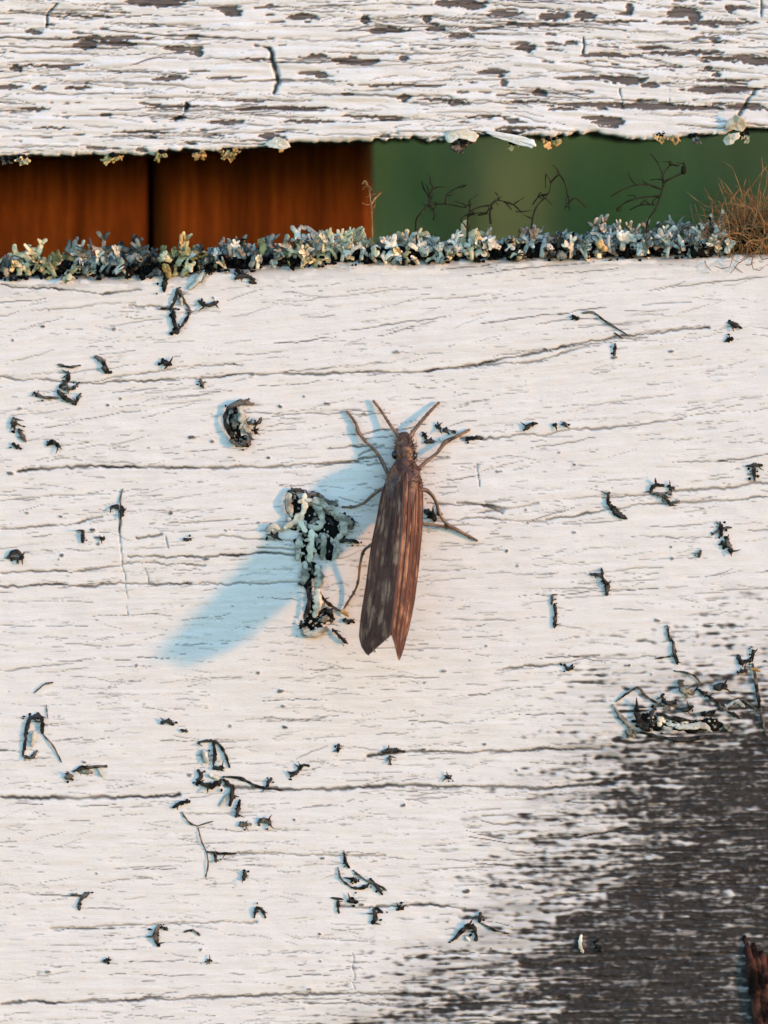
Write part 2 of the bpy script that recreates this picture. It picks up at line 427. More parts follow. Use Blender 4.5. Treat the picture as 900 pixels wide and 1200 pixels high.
band = sum(a_*np.exp(-((Yf - c_)/s_)**2) for c_, s_, a_ in ((884, 16, .2), (935, 9, .12), (1016, 11, .2), (1068, 7, .1), (1138, 14, .24), (1166, 8, .15), (1205, 12, .15)))
mould = sstep(.42, .66, band + .35*(blotch - .5) +  fbm(PX/120, Yf/11, 27, 4) + .12*(vn(PX/9, PY/5, 28)-.5))
dirt = np.maximum(dirt, np.maximum(bare*np.clip(mould*.8 + sstep(.55, .30, grit)*0, 0, 1)*(1 - .55*sstep(.5, .75, grit)), zone*(.12 + .45*mould*vn(PX/30, Yf/5, 29))))
dirt = np.maximum(dirt, bare*.9*(1 - sstep(.30, .44, grit - .6*band)))
H += bare*1.6*(grit - .5)
# fine cracking along the grain everywhere
strokes(PX, PY, H, dirt, xs, vsn, lower_top, 1, [(2900, (9, 42), (.42, .72), (.2, .6), .35), (800, (22, 90), (.5, .85), (.3, .75), .5), (90, (60, 200), (.7, 1.0), (.45, .8), .8), (520, (3, 9), (.5, 1.0), (.25, .7), .3)],
        lambda x, y: 0.085*math.exp(-((y-440)/190)**2) + 0.012, random.Random(31), 305, 1250)
strokes(PX, PY, H, dirt, xs, vsn, lower_top, 1, [(260, (30, 160), (.7, 1.5), (.6, .97), 1.2)], lambda x, y: .012 if (x > 560 and y > 860) or x + y > 1640 else 9, random.Random(33), 850, 1250)
# the long cracks that can be followed by eye: points, half width, darkness
CR = [([(0,334),(60,338),(120,345),(165,339)],1.2,.8), ([(150,359),(205,361)],1.2,.7), ([(0,443),(120,449),(300,438),(480,436),(560,428),(690,400),(760,390),(830,385)],1.3,.8), ([(20,552),(120,546),(250,549),(340,546),(420,540)],1.5,.85),
      ([(110,447),(210,430),(285,428)],1.,.6), ([(690,400),(760,395)],1.2,.6), ([(560,514),(640,508),(735,498),(800,492)],1.2,.7), ([(420,533),(450,524)],1.5,.6), ([(0,620),(80,615),(120,606)],1.2,.7), ([(0,671),(80,670),(160,660),(240,662)],1.1,.65), ([(0,687),(125,685),(222,684)],1.4,.85),
      ([(150,653),(240,652),(310,648),(355,651)],1.4,.85), ([(160,630),(190,627)],2.,.8), ([(232,684),(340,684),(360,682)],1.1,.6), ([(0,935),(110,935),(210,932)],2.0,.95), ([(262,922),(330,926),(460,921),(560,921),(640,924),(720,918)],1.9,.95), ([(430,887),(460,882),(540,882),(650,878),(705,877)],1.5,.8),
      ([(250,1000),(330,1001),(450,1003)],1.1,.6), ([(0,1176),(70,1174),(220,1170),(350,1165),(450,1164),(560,1166)],1.8,.9), ([(60,1089),(190,1083),(300,1080)],1.1,.55), ([(440,1062),(500,1060),(545,1065)],1.6,.8), ([(395,1062),(440,1063)],1.3,.7),
      ([(705,584),(765,579),(870,569),(900,566)],1.4,.75), ([(640,609),(760,590),(860,586),(900,582)],1.2,.7), ([(560,602),(630,590)],1.2,.6), ([(500,612),(560,607),(640,612)],1.1,.6), ([(500,590),(560,592),(590,600)],1.3,.7), ([(540,430),(620,425),(700,402)],1.1,.6), ([(590,783),(640,779),(690,772)],1.2,.7), ([(240,628),(330,634),(400,636)],1.1,.55), ([(300,642),(360,645)],1.1,.6),
      ([(140,600),(141,640),(150,700),(148,720)],.8,.45), ([(414,1118),(415,1160)],.9,.4), ([(170,655),(172,672),(175,684)],.8,.5), ([(195,628),(198,642)],.9,.5), ([(650,1050),(760,1040),(900,1036)],1.4,.8), ([(620,985),(760,972),(900,968)],1.4,.8), ([(560,1135),(700,1128),(860,1120)],2.2,.9), ([(500,1180),(640,1172),(760,1176)],1.6,.8),
      ([(560,545),(562,570)],1.,.6), ([(540,548),(562,545)],1.,.5), ([(430,546),(455,545)],1.3,.6), ([(410,522),(440,523)],1.6,.75), ([(420,537),(442,538)],1.6,.7), ([(540,515),(566,512)],2.4,.9), ([(535,588),(560,592),(590,595)],1.6,.7)]
wob = 3.0*(vn(PX/22, PY/30, 81)-.5) + 2.0*(vn(PX/7, PY/30, 82)-.5) + 1.2*(vn(PX/3, PY/30, 87)-.5)
for pts, wd, dk in CR:
    a = [p[0] for p in pts]; c = [p[1] for p in pts]
    sl_ = local(PX, PY, min(a)-6, max(a)+6, min(c)-6, max(c)+6)
    if sl_ is None: continue
    d = seg_dist(PX[sl_] + 4*(vn(PX[sl_]/40, PY[sl_]/9, 86)-.5), PY[sl_] + wob[sl_], pts); wv = wd*(0.35 + 1.1*vn(PX[sl_]/14, PY[sl_]/60, 83))
    mk = np.clip(1.45 - d/np.maximum(wv, .3), 0, 1); dk = min(1, dk*1.25)*(.6 + .5*vn(PX[sl_]/30, PY[sl_]/60, 88))
    H[sl_] -= 1.7*mk; dirt[sl_] = np.maximum(dirt[sl_], dk*mk)
# soot-like specks too small to be things
rr = random.Random(8)
for i in range(150):
    cx, cy = rr.uniform(-60, 960), rr.uniform(330, 1240); r_ = rr.choice([1.1, 1.3, 1.6, 2.0])*rr.uniform(.8, 1.2); el = rr.uniform(1, 2.6)
    sl_ = local(PX, PY, cx-14, cx+14, cy-8, cy+8)
    d = np.hypot((PX[sl_]-cx)/el, PY[sl_]-cy + .15*(PX[sl_]-cx)*rr.uniform(-1, 1)) + 1.4*(vn(PX[sl_]/3, PY[sl_]/3, 90)-.5)
    mk = 1 - sstep(r_*.7, r_*1.15, d)
    H[sl_] += 1.2*mk; dirt[sl_] = np.maximum(dirt[sl_], rr.uniform(.7, .97)*mk)
# sooty upper rim under the lichen
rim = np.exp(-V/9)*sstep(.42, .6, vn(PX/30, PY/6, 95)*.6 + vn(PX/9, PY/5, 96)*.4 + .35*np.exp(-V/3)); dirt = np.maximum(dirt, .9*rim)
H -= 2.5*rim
rnd = np.where(V < 14, 14 - np.sqrt(np.maximum(0, 14**2 - (14-V)**2)), 0)/S     # rounded upper arris
lower = board_object('painted_board', PX, PY, H, rnd, {'paint': paint, 'dirt': dirt}, M['lower'], 2.6, False)
tag(lower, 'lower white painted board with hairline cracks and a dark worn patch, carrying the insect', 'board', 'white painted fence boards')
LOW = (xs, vsn, H)
def relief(px, py):
    i = int(np.clip(np.searchsorted(xs_low, px), 1, len(xs_low)-1)); j = int(np.clip(np.searchsorted(vs_low, py - float(lower_top(px))), 1, len(vs_low)-1))
    return float(H_low[j, i])
xs_low, vs_low, H_low = xs, vsn, H.copy()

# ---- upper board
EU_X = [-2000, -100, 0, 60, 110, 230, 335, 345, 430, 520, 560, 640, 700, 745, 800, 850, 862, 900, 2900]
EU_Y = [200, 187, 184, 182, 180, 178, 172, 168, 165, 164, 158, 160, 157, 163, 160, 156, 150, 152, 152]
def upper_bot(px): return np.interp(px, EU_X, EU_Y)
vsn = np.concatenate([np.array([0, .6, 1.3, 2.1, 3.0]), np.arange(4.1, 190, 1.28), np.arange(193, 480, 3), np.linspace(500, 1300, 40)])
PX, V = np.meshgrid(xs, vsn)
jag = 5.5*(vn(PX/34, PX*0, 7)-.5) + 5*(vn(PX/9, PX*0, 8)-.5)*(vn(PX/60, PX*0, 9)) + 2.0*(vn(PX/3.4, PX*0, 10)-.5)
PY = upper_bot(PX) - V + jag*np.exp(-V/7)
Yf = PY - 0.012*(PX-300) - 0.035*np.maximum(0, PX-600) + 6*(vn(PX/200, PY/90, 4)-.5)
H = 3.0*(fbm(PX/400, Yf/40, 111, 3)-.5) + 1.5*(gn(PX/120, Yf/7, 112)-.5) + 1.2*(gn(PX/50, Yf/4, 113)-.5) + 0.7*(gn(PX/16, PY/9, 114)-.5)
lift = vn(PX/70, Yf/6, 115)
H += 1.8*lift*lift                                     # paint lifting between splits
CH = [(185,2,36,7),(272,14,13,6),(262,9,18,2.5),(40,38,9,3.5),(133,44,46,3.4),(100,52,13,7),(140,51,22,4),(215,57,22,4),(233,62,6,6),(18,80,9,4.5),(60,77,40,1.8),(10,102,16,3.5),(45,103,9,4),(92,104,16,2.5),(200,92,20,3.5),(265,91,24,2),
      (40,127,22,2.3),(200,125,34,1.8),(219,125,4,6),(210,138,10,3),(265,144,21,3.4),(122,135,8,3),(357,20,19,4.5),(428,24,6,6),(455,36,28,4.5),(500,22,5.5,5.5),(510,34,11,3.5),(540,43,17,3.2),(415,71,27,6),(372,66,11,3.5),(473,67,6,4),(535,3,30,6),(556,8,14,5),
      (590,17,22,4),(578,85,17,3.2),(590,97,5,5),(474,115,9,5),(515,117,30,2),(537,121,12,3),(373,86,5,4),(378,90,8,2),(650,20,20,6),(685,18,13,6),(738,10,5,7),(798,15,20,7),(814,19,8,8),(856,10,6,5),(830,27,60,3.5),(617,56,12,5.5),(670,51,7,3.5),
      (715,65,34,3.6),(765,56,20,2.8),(800,62,46,3.4),(850,68,28,3.2),(885,71,24,6),(700,92,46,3.4),(735,95,22,5),(762,99,12,5),(850,95,30,1.9),(842,105,46,5),(632,109,9,5),(830,80,5,3),(840,88,6,3.5),(690,122,38,3.2),(760,125,44,5),(812,127,40,3),(715,143,19,6),(700,138,20,3),
      (610,150,30,2.6),(660,128,18,2),(80,19,24,1.6),(100,20,30,1.8),(300,70,18,2),(345,127,50,2),(440,137,40,2.2),(360,143,30,2.4),(320,126,26,2.5),(470,100,60,1.8),(570,137,24,2),(590,155,26,3),(620,119,30,2),(880,127,30,2.4),(318,160,16,4),(250,160,16,1.6),(60,150,20,1.6),(170,155,34,1.6),(630,30,40,2.2),(720,25,40,2.2)]
chip = np.zeros(PX.shape)
for i, (cx, cy, rx, ry) in enumerate(CH):
    rx *= 1.12; ry *= 0.92
    sl_ = local(PX, PY, cx-rx*1.5-6, cx+rx*1.5+6, cy-ry*1.8-6, cy+ry*1.8+6)
    if sl_ is None: continue
    x_ = PX[sl_]; y_ = PY[sl_]
    ex = np.abs((x_-cx)/rx); ey = np.abs((y_-cy + 2.6*(vn(x_/17+i, y_*0+.5, 200+i)-.5) + 1.8*(vn(x_/5, y_*0+i, 240+i)-.5))/ry)
    f = (ex**1.9 + ey**1.5) + .75*(vn(x_/11+i*3, y_/2.6, 300)-.5) + .4*(vn(x_/4+i*3, y_/1.8, 301)-.5)
    chip[sl_] = np.maximum(chip[sl_], 1 - sstep(.80, .98, f))
rnd_ch = vn(PX/46, Yf/4.6, 121)*.6 + vn(PX/15, Yf/3, 122)*.4
chip = np.maximum(chip, sstep(.765, .80, rnd_ch)*.95)
dirt = np.zeros(PX.shape)
strokes(PX, PY, H, dirt, xs, vsn, upper_bot, -1, [(1500, (10, 50), (.5, .95), (.3, .7), .9), (700, (40, 140), (.6, 1.2), (.4, .85), 1.4), (120, (90, 260), (.9, 1.6), (.55, .9), 2.0), (560, (4, 14), (.7, 1.6), (.3, .8), .8)],
        lambda x, y: -0.012 - (0.035 if x > 600 else 0), random.Random(131), -280, 182)
edge_lift = 0
chip *= 1 - sstep(440, 490, V); dirt *= 1 - sstep(440, 490, V); H *= 1 - .9*sstep(440, 490, V)
H -= 2.6*chip
paint = 1 - chip
for pts, wd, dk in [([(316,58),(319,70),(325,86),(327,97),(321,108)],2.8,.95), ([(300,53),(318,57)],1.3,.8), ([(684,44),(684,62)],1.2,.8), ([(727,105),(729,125)],.9,.5), ([(66,5),(56,15),(54,32)],1.6,.7), ([(220,122),(214,136),(205,140)],1.5,.8), ([(885,105),(872,125),(862,140)],2.,.7), ([(783,105),(784,118)],.8,.4), ([(893,0),(892,20)],1.,.6)]:
    d = seg_dist(PX + 3*(vn(PX/30, PY/9, 85)-.5), PY, pts) + 2.4*(vn(PX/5, PY/7, 84)-.5); mk = np.clip(1.35 - d/wd, 0, 1)
    H -= 5*mk; dirt = np.maximum(dirt, dk*mk)
rnd = np.where(V < 7, 7 - np.sqrt(np.maximum(0, 49 - (7-V)**2)), 0)/S
upper = board_object('painted_board', PX, PY, H, rnd, {'paint': paint, 'dirt': dirt}, M['upper'], 2.6, True)
tag(upper, 'upper white board with brown-grey chips where the peeling paint has flaked off', 'board', 'white painted fence boards')

# paint flakes curling off the lower rim of the upper board (parts of that board)
m, n, b = newmat('loose_paint'); M['flake'] = m
g = mapped_noise(n, (2, 1, 8), 3, 4, .6); n.links.new(ramp(n, g, [(0.3, (0.62, 0.58, 0.52)), (0.7, (0.80, 0.77, 0.72))]), b.inputs['Base Color']); b.inputs['Roughness'].default_value = .7
M['tanflake'] = lichen_material('weathered_flake', (0.55, 0.42, 0.28), (0.76, 0.66, 0.52), (0.5, 0.4, 0.28))
def flake(pts, hs, th, mat, parent):
    """thin curled chip with a ragged outline"""
    rg = random.Random(int(pts[0][0])); k0 = len(pts); out = []
    for i in range(k0):
        (xa, ya), (xb, yb) = pts[i], pts[(i+1) % k0]; ha, hb = hs[i], hs[(i+1) % k0]
        for s_ in range(4):
            t_ = s_/4; out.append((xa+(xb-xa)*t_ + rg.uniform(-.9, .9), ya+(yb-ya)*t_ + rg.uniform(-.9, .9), ha+(hb-ha)*t_))
    cx = sum(p[0] for p in out)/len(out); cy = sum(p[1] for p in out)/len(out); hc = sum(p[2] for p in out)/len(out); k = len(out); mb = MB()
    for dh in (0, -th):
        for q in (1.0, .8, .5, .2):
            mb.v += [P(cx+(x-cx)*q, cy+(y-cy)*q, hc+(h-hc)*q + dh + 1.2*math.sin(x*.4)*(1-q)) for x, y, h in out]
        mb.v.append(P(cx, cy, hc + dh))
    mb.a = [0]*len(mb.v); B = 4*k + 1
    for i in range(k):
        j = (i+1) % k
        for r_ in range(3):
            mb.f += [(r_*k+i, r_*k+j, (r_+1)*k+j, (r_+1)*k+i), (B+r_*k+j, B+r_*k+i, B+(r_+1)*k+i, B+(r_+1)*k+j)]
        mb.f += [(3*k+i, 3*k+j, 4*k), (B+3*k+j, B+3*k+i, B+4*k), (j, i, B+i, B+j)]
    return mb.build('paint_flake', mat, parent)
flake([(562,152),(585,154),(612,159),(627,165),(629,171),(622,174),(600,167),(578,160)], [1,2,3,4,6,5,3,2], 1.4, M['flake'], upper)
flake([(520,160),(528,153),(548,151),(562,158),(556,166),(538,162),(526,168)], [2,3,4,5,7,6,7], 1.3, M['tanflake'], upper)
flake([(848,152),(854,140),(862,134),(872,138),(876,148),(870,154),(858,152)], [5,6,9,11,9,7,6], 1.4, M['tanflake'], upper)
flake([(847,164),(853,156),(866,156),(868,160),(856,170),(850,170)], [5,7,9,9,12,10], 1.4, M['tanflake'], upper)
flake([(308,170),(322,160),(334,163),(341,172),(330,176),(318,173)], [2,4,6,7,9,6], 1.3, M['tanflake'], upper)

# ---------------------------------------------------------------- lichen along the ledge
def lobe(mb, root, d, L, r0, rng, up, forks=2, curl=0.5):
    """a forking, flattened strap with rounded ends"""
    def strap(p, d, L, ra, rb, nseg, curl):
        pts = [p]; axis = d.cross(up).normalized() if d.cross(up).length > 1e-3 else Vector((1, 0, 0))
        k = curl / nseg; tw = rng.uniform(-.5, .5)/nseg
        for i in range(nseg):
            d = (Matrix.Rotation(k, 3, axis) @ Matrix.Rotation(tw, 3, up)) @ d
            pts.append(pts[-1] + d*(L/nseg))
        m = len(pts)
        rad = [ra + (rb-ra)*i/(m-1) for i in range(m)]
        e = d*rad[-1]
        pts2 = pts + [pts[-1] + e*.55, pts[-1] + e*.85]; rad2 = rad + [rad[-1]*.78, rad[-1]*.3]
        mb.tube(pts2, [q*rng.uniform(.82, 1.18) for q in rad2], 8, 0.30, up, .14, rng)
        return pts[-1], d
    p, dd = strap(root, d, L*.55, r0*.8, r0, 4, curl*.5)
    for f in range(forks):
        a = (f - (forks-1)/2) * rng.uniform(.9, 1.4) + rng.uniform(-.15, .15)
        d2 = Matrix.Rotation(a, 3, up) @ dd
        p2_, d3 = strap(p - dd*r0*.3, d2, L*.30*rng.uniform(.7, 1.2), r0*.9, r0*rng.uniform(.7, 1.0), 3, curl*rng.uniform(.3, 1.6))
        for g_ in range(rng.choice([1, 2, 2])):
            d4 = Matrix.Rotation((g_ - .5)*rng.uniform(.9, 1.7), 3, up) @ d3
            strap(p2_ - d3*r0*.3, d4, L*.20*rng.uniform(.6, 1.4), r0*.75, r0*rng.uniform(.4, .8), 2, curl*rng.uniform(-1, 1.5))

TUFTS = [  # px from, px to, highest point, colours, label
 (-14, 24, 282, ['slate','grey','cream'], 'dark grey lichen tuft on the ledge at the left edge of the picture'),
 (28, 74, 262, ['cream','cream','olive'], 'cream-yellow lichen with a long slanting frond on the ledge, second from the left edge'),
 (74, 106, 274, ['cream','pale','slate'], 'pale cream lichen rosette on the ledge between a slanting cream frond and a grey-green tuft'),
 (104, 147, 264, ['slate','grey','pale'], 'grey-green lichen tuft on the ledge left of the dark joint between planks'),
 (148, 178, 267, ['slate','slate','soot'], 'small dark slate lichen tuft on the ledge right below the dark plank joint'),
 (192, 226, 252, ['olive','cream','olive'], 'olive-yellow lichen tuft on the ledge just right of the dark plank joint'),
 (222, 254, 268, ['slate','slate','grey'], 'dark slate lichen tuft on the ledge right of the olive-yellow tuft'),
 (252, 302, 260, ['grey','slate','pale','pale'], 'grey lichen on the ledge with one white lobe, below the ochre fan overhead'),
 (302, 346, 258, ['olive','grey','slate'], 'mixed olive and grey lichen tuft on the ledge before the middle of the right plank'),
 (344, 388, 247, ['grey','pale','cream'], 'tall grey lichen with pale tips on the ledge before the right half of the plank'),
 (386, 416, 249, ['pale','cream'], 'whitish lichen with upright tips on the ledge, left of the plank end'),
 (414, 442, 263, ['pale','cream'], 'short pinkish-cream lichen on the ledge straight under the right end of the plank'),
 (440, 464, 266, ['grey','pale'], 'narrow grey lichen on the ledge where the green background begins'),
 (460, 496, 257, ['cream','pale'], 'bright cream lichen on the ledge left of the first wiry black twig'),
 (494, 526, 264, ['pale','grey'], 'grey-white lichen on the ledge under the leftmost wiry black twig'),
 (522, 562, 256, ['cream','pale','pale'], 'cream and white forked lichen on the ledge right of the leftmost wiry twig'),
 (560, 606, 256, ['cream','grey','pale'], 'yellowish cream lichen mixed with grey lobes on the ledge under the middle wiry twig'),
 (604, 642, 253, ['slate','grey','blue','pale'], 'blue-grey lichen tuft on the ledge under the hooked end of the middle twig'),
 (638, 668, 264, ['slate','soot'], 'low dark slate lichen in a dip of the ledge row'),
 (666, 704, 249, ['pale','grey','pale'], 'pale pinkish-grey lichen on the ledge holding an ochre crumb'),
 (700, 776, 241, ['blue','blue','pale','slate'], 'large pale blue-grey lichen rosette on the ledge, widest in the row'),
 (772, 852, 237, ['grey','pale','pale'], 'large grey lichen with black hollows on the ledge, touching the brown hairy tuft'),
]
DEPTH_K = 1.0
for ti, (a, b_, top, cols, lab) in enumerate(TUFTS):
    rg = random.Random(500 + ti)
    cx = (a + b_)/2; led = float(lower_top(cx))
    t = thing('lichen_tuft', P(cx, led + 2, 0), lab, 'lichen', 'lichen tufts growing along the ledge')
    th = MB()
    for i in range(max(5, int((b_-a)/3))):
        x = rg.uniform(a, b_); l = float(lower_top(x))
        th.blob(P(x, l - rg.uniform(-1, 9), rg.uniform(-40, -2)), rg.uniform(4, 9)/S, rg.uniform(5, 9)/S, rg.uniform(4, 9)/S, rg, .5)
    th.build('thallus', M['black'], t)  # black crust at the foot, also painting in the shade between lobes
    nl = max(9, int((b_-a)/1.75))
    for i in range(nl):
        x = a + (b_-a)*(i + rg.uniform(.1, .9))/nl; l = float(lower_top(x)); front = rg.random()
        hgt = (l - top)*(.80 if cx < 340 else 1)
        hump = 1 - 0.45*abs((x-cx)/((b_-a)/2))**2
        L = hgt*rg.uniform(.5, .95)*hump if i % 4 else hgt*rg.uniform(1.0, 1.2)*hump
        dep = -42*(1-front)
        if front > .55: L = hgt*rg.uniform(.3, .62); dep = rg.uniform(-4, 6)
        else: L *= 1.03
        root = P(x, l + (rg.uniform(-3, 2) if front < .55 else rg.uniform(-12, 8)), dep)
        d = Vector((rg.gauss(0, .62), -rg.uniform(-.1, .75) if front > .5 else -rg.uniform(-.3, .35), 1.0)).normalized()
        upv = Vector((rg.gauss(0, .45), -1, rg.uniform(.05, .7))).normalized()
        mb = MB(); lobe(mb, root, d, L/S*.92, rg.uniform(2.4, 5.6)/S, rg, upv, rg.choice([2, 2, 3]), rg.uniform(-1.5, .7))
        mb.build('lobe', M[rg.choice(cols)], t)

# dark litter caught between the tufts
lt = MB(); rg = random.Random(66)
for i in range(900):
    x = rg.uniform(-70, 860); l = float(lower_top(x)); r_ = rg.uniform(.7, 2.6)
    lt.blob(P(x, l - rg.uniform(-7, 10), rg.uniform(-45, 6) if rg.random() < .6 else rg.uniform(0, 4)), r_*rg.uniform(.8, 2)/S, r_/S, r_*rg.uniform(.7, 1.4)/S, rg, .5, 4, 6)
tag(lt.build('lichen_litter', M['black']), 'black crumbly litter caught along the ledge between the lichen tufts', 'litter', kind='stuff')

# ochre crumb on the pale tuft
mb = MB(); rg = random.Random(3); mb.blob(P(703, 287, 12), 5/S, 4/S, 6/S, rg, .3, dark=0); mb.blob(P(708, 291, 12), 4/S, 4/S, 4/S, rg, .3, dark=0)
tag(mb.build('lichen_crumb', M['ochre']), 'ochre-yellow crumb resting at the foot of the pale pinkish-grey ledge lichen', 'lichen')

# wiry black lichen standing above the row
WIRES = [
 ('leftmost wiry black lichen twig with two raised arms against the green gap', [
   [(487,262),(493,250),(504,241),(522,239),(545,243)], [(504,241),(502,230),(497,222),(494,212)], [(502,230),(507,220),(503,214)], [(522,239),(524,228),(534,221),(547,216)], [(508,258),(509,248),(504,241)], [(545,243),(552,238)]]),
 ('low wiry dark lichen twig just left of the hooked twig in the gap', [
   [(549,252),(560,243),(575,240),(584,232),(580,225)], [(575,262),(574,248),(579,236),(590,236),(600,246)], [(555,248),(548,256)], [(590,236),(602,240),(612,250)], [(560,252),(572,250)]]),
 ('tall hooked wiry black lichen twig, its tip bent over, middle of the green gap', [
   [(624,256),(630,240),(642,228),(645,214),(640,204)], [(645,214),(655,205),(662,215),(665,228),(662,245)], [(642,228),(632,230),(624,240)], [(665,240),(674,232),(688,244)]]),
 ('spreading wiry black lichen twig with a dark knob, above the blue-grey rosette', [
   [(758,262),(768,245),(775,225),(777,208),(770,190),(762,180)], [(776,214),(790,207),(800,202),(803,193)], [(774,222),(756,216),(735,220),(716,230)], [(772,230),(750,232),(732,238),(722,248)], [(775,208),(785,194),(797,194)], [(768,240),(752,240),(738,246)]]),
 ('thin pale-brown wisp standing at the right edge of the dark plank', [
   [(436,262),(435,240),(432,220),(428,212),(424,216)], [(435,240),(440,232),(447,226)]]),
]
for wi, (lab, lines) in enumerate(WIRES):
    rg = random.Random(40 + wi)
    r0 = lines[0][0]; t = thing('wiry_lichen', P(r0[0], r0[1] + 20, -14), lab, 'lichen', 'wiry lichen twigs in the gap')
    for li, ln in enumerate(lines):
        mb = MB(); off = rg.uniform(-10, 4)
        if li == 0: ln = [(ln[0][0] + rg.uniform(-3, 3), ln[0][1] + 32)] + ln
        pts = smooth_line([P(x, y, -14 + (off if i else 0)*.4 + rg.uniform(-3, 3)) for i, (x, y) in enumerate(ln)], 4)
        m_ = len(pts)
        mb.tube(pts, [(1.35 - .75*i/m_)/S*rg.uniform(.7, 1.3) for i in range(m_)], 5)
        for _ in range(3):
            k_ = rg.randrange(1, m_); dv = Vector((rg.gauss(0, 1), rg.gauss(0, .5), rg.gauss(.3, 1))).normalized(); l_ = rg.uniform(5, 16)/S
            mb.tube(smooth_line([pts[k_], pts[k_] + dv*l_*.5 + Vector((rg.gauss(0, 1.5), 0, rg.gauss(0, 1.5)))/S, pts[k_] + dv*l_ + Vector((rg.gauss(0, 3), 0, rg.gauss(0, 3)))/S], 3), [.75/S]*4 + [.45/S]*3, 4)
        if wi == 3 and li == 1: mb.blob(P(801, 199, -14), 4/S, 3/S, 5.5/S, rg, .3)
        mb.build('branch', M['wire'] if wi != 4 else M['fibre'], t)

# brown hairy tuft at the right end
t = thing('hairy_tuft', P(872, 296, -10), 'dry brown hair-like tuft of tangled fibres at the right end of the ledge', 'lichen')
rg = random.Random(77)
for grp, (n_, spread, hmax) in enumerate(((520, 1.0, 1.0), (60, .8, 1.45))):
    mb = MB()
    for i in range(n_):
        x = rg.gauss(884, 22) if grp == 0 else rg.uniform(840, 910)
        base = Vector((x, 296 + rg.uniform(-6, 3), rg.uniform(-45, 6)))
        L = rg.uniform(36, 98)*hmax; ang = rg.gauss(0, .55); pts = []
        p = base.copy(); a = ang; k = rg.gauss(0, .36); kd = rg.gauss(0, 2.0)
        for s_ in range(9):
            pts.append(P(p.x, p.y, p.z)); stp = L/9
            p = p + Vector((math.sin(a)*stp, -math.cos(a)*stp, kd + rg.gauss(0, 2))); a += k + rg.gauss(0, .32)
        mb.tube(pts, [(.82 - .055*j)/S*rg.uniform(.8, 1.15) for j in range(9)], 4)
    o = mb.build('fibre', M['fibre'], t); tag(o, kind='stuff')
mb = MB()
for i in range(14): mb.blob(P(rg.gauss(872, 18), rg.uniform(278, 296), rg.uniform(-30, -4)), 9/S, 8/S, 9/S, rg, .4)
mb.build('thallus', M['soot'], t)

# ---------------------------------------------------------------- crumbs hanging under the upper board
HANG = [ # px, py, colours, lobes (dx, dy), half width, label
 (8, 189, 'soot', [(-8, 5), (4, 6)], 4, 'dark lichen crumb under the upper board at the left edge of the picture'),
 (24, 187, 'cream', [(-7, 10), (8, 9), (0, 12)], 4.2, 'tan pair of lichen lobes hanging under the upper board near its left end'),
 (130, 184, 'olive', [(-12, 8), (0, 13), (10, 9), (14, 4)], 3.4, 'drab tan fan of lichen hanging between the left end and the plank joint'),
 (187, 181, 'olive', [(-3, 12), (7, 7), (-7, 6)], 3.4, 'olive lichen crumb hanging just right of the top of the plank joint'),
 (232, 180, 'ochre', [(-9, 6), (-2, 11), (8, 7)], 4.6, 'rounded ochre lichen lobes hanging left of the ochre fan'),
 (268, 178, 'ochre', [(-14, 8), (-6, 10), (2, 15), (12, 10), (16, 7)], 3.6, 'ochre lichen fan hanging under the upper board, widest of the hanging crumbs'),
 (331, 174, 'ochre', [(2, 6), (-4, 4)], 3, 'tiny ochre lichen crumb hanging under the tan flake above the plank'),
 (541, 164, 'soot', [(-16, 8), (-10, 18), (0, 9), (10, 10), (20, 6), (6, 4)], 4.6, 'ragged dark brown lichen clump hanging above the green gap, left of the white flake'),
 (605, 170, 'olive', [(-4, 8), (6, 7)], 3, 'small drab crumb hanging beneath the long white paint flake'),
 (646, 166, 'ochre', [(-6, 11), (5, 12), (10, 5), (-11, 4)], 4.4, 'orange-ochre lichen hanging just right of the long white paint flake'),
 (775, 160, 'ochre', [(-6, 8), (6, 9), (18, 10), (28, 7)], 3.4, 'row of tan lichen knobs hanging right of the short white flake'),
 (815, 162, 'slate', [(-4, 11), (6, 9)], 3.4, 'grey-green lichen crumb hanging left of the cream curled flakes'),
 (872, 162, 'cream', [(0, 9), (4, 4)], 3.4, 'cream lichen crumb hanging right of the cream curled flakes'),
]
for hi, (x, y, c, lobes_, hw, lab) in enumerate(HANG):
    rg = random.Random(900 + hi)
    t = thing('hanging_lichen', P(x, y - 4, -4), lab, 'lichen', 'lichen crumbs hanging under the upper board')
    mb = MB()
    for _ in range(4): mb.blob(P(x + rg.uniform(-1.6, 1.6)*hw, y - rg.uniform(2, 5), rg.uniform(-8, -2)), rg.uniform(.7, 1.2)*hw/S, 4/S, 3/S, rg, .5)
    mb.build('thallus', M['soot'], t)
    for dx_, dy_ in lobes_:
        for rep_ in range(2):
            mb = MB(); sc_ = 1 if rep_ == 0 else rg.uniform(.5, .9)
            root = P(x + dx_*.3 + rg.uniform(-3, 3), y - 5, rg.uniform(-7, -3)); tipp = P(x + dx_*sc_ + rg.uniform(-2, 2)*rep_, y + dy_*sc_, rg.uniform(-3, 3))
            d_ = tipp - root; lobe(mb, root, d_.normalized(), d_.length*.9, hw*rg.uniform(.5, .8)/S, rg, Vector((rg.uniform(-.5, .5), -1, rg.uniform(-.2, .5))).normalized(), rg.choice([1, 2, 2]), rg.uniform(-.9, .9))
            mb.build('lobe', M[c], t)

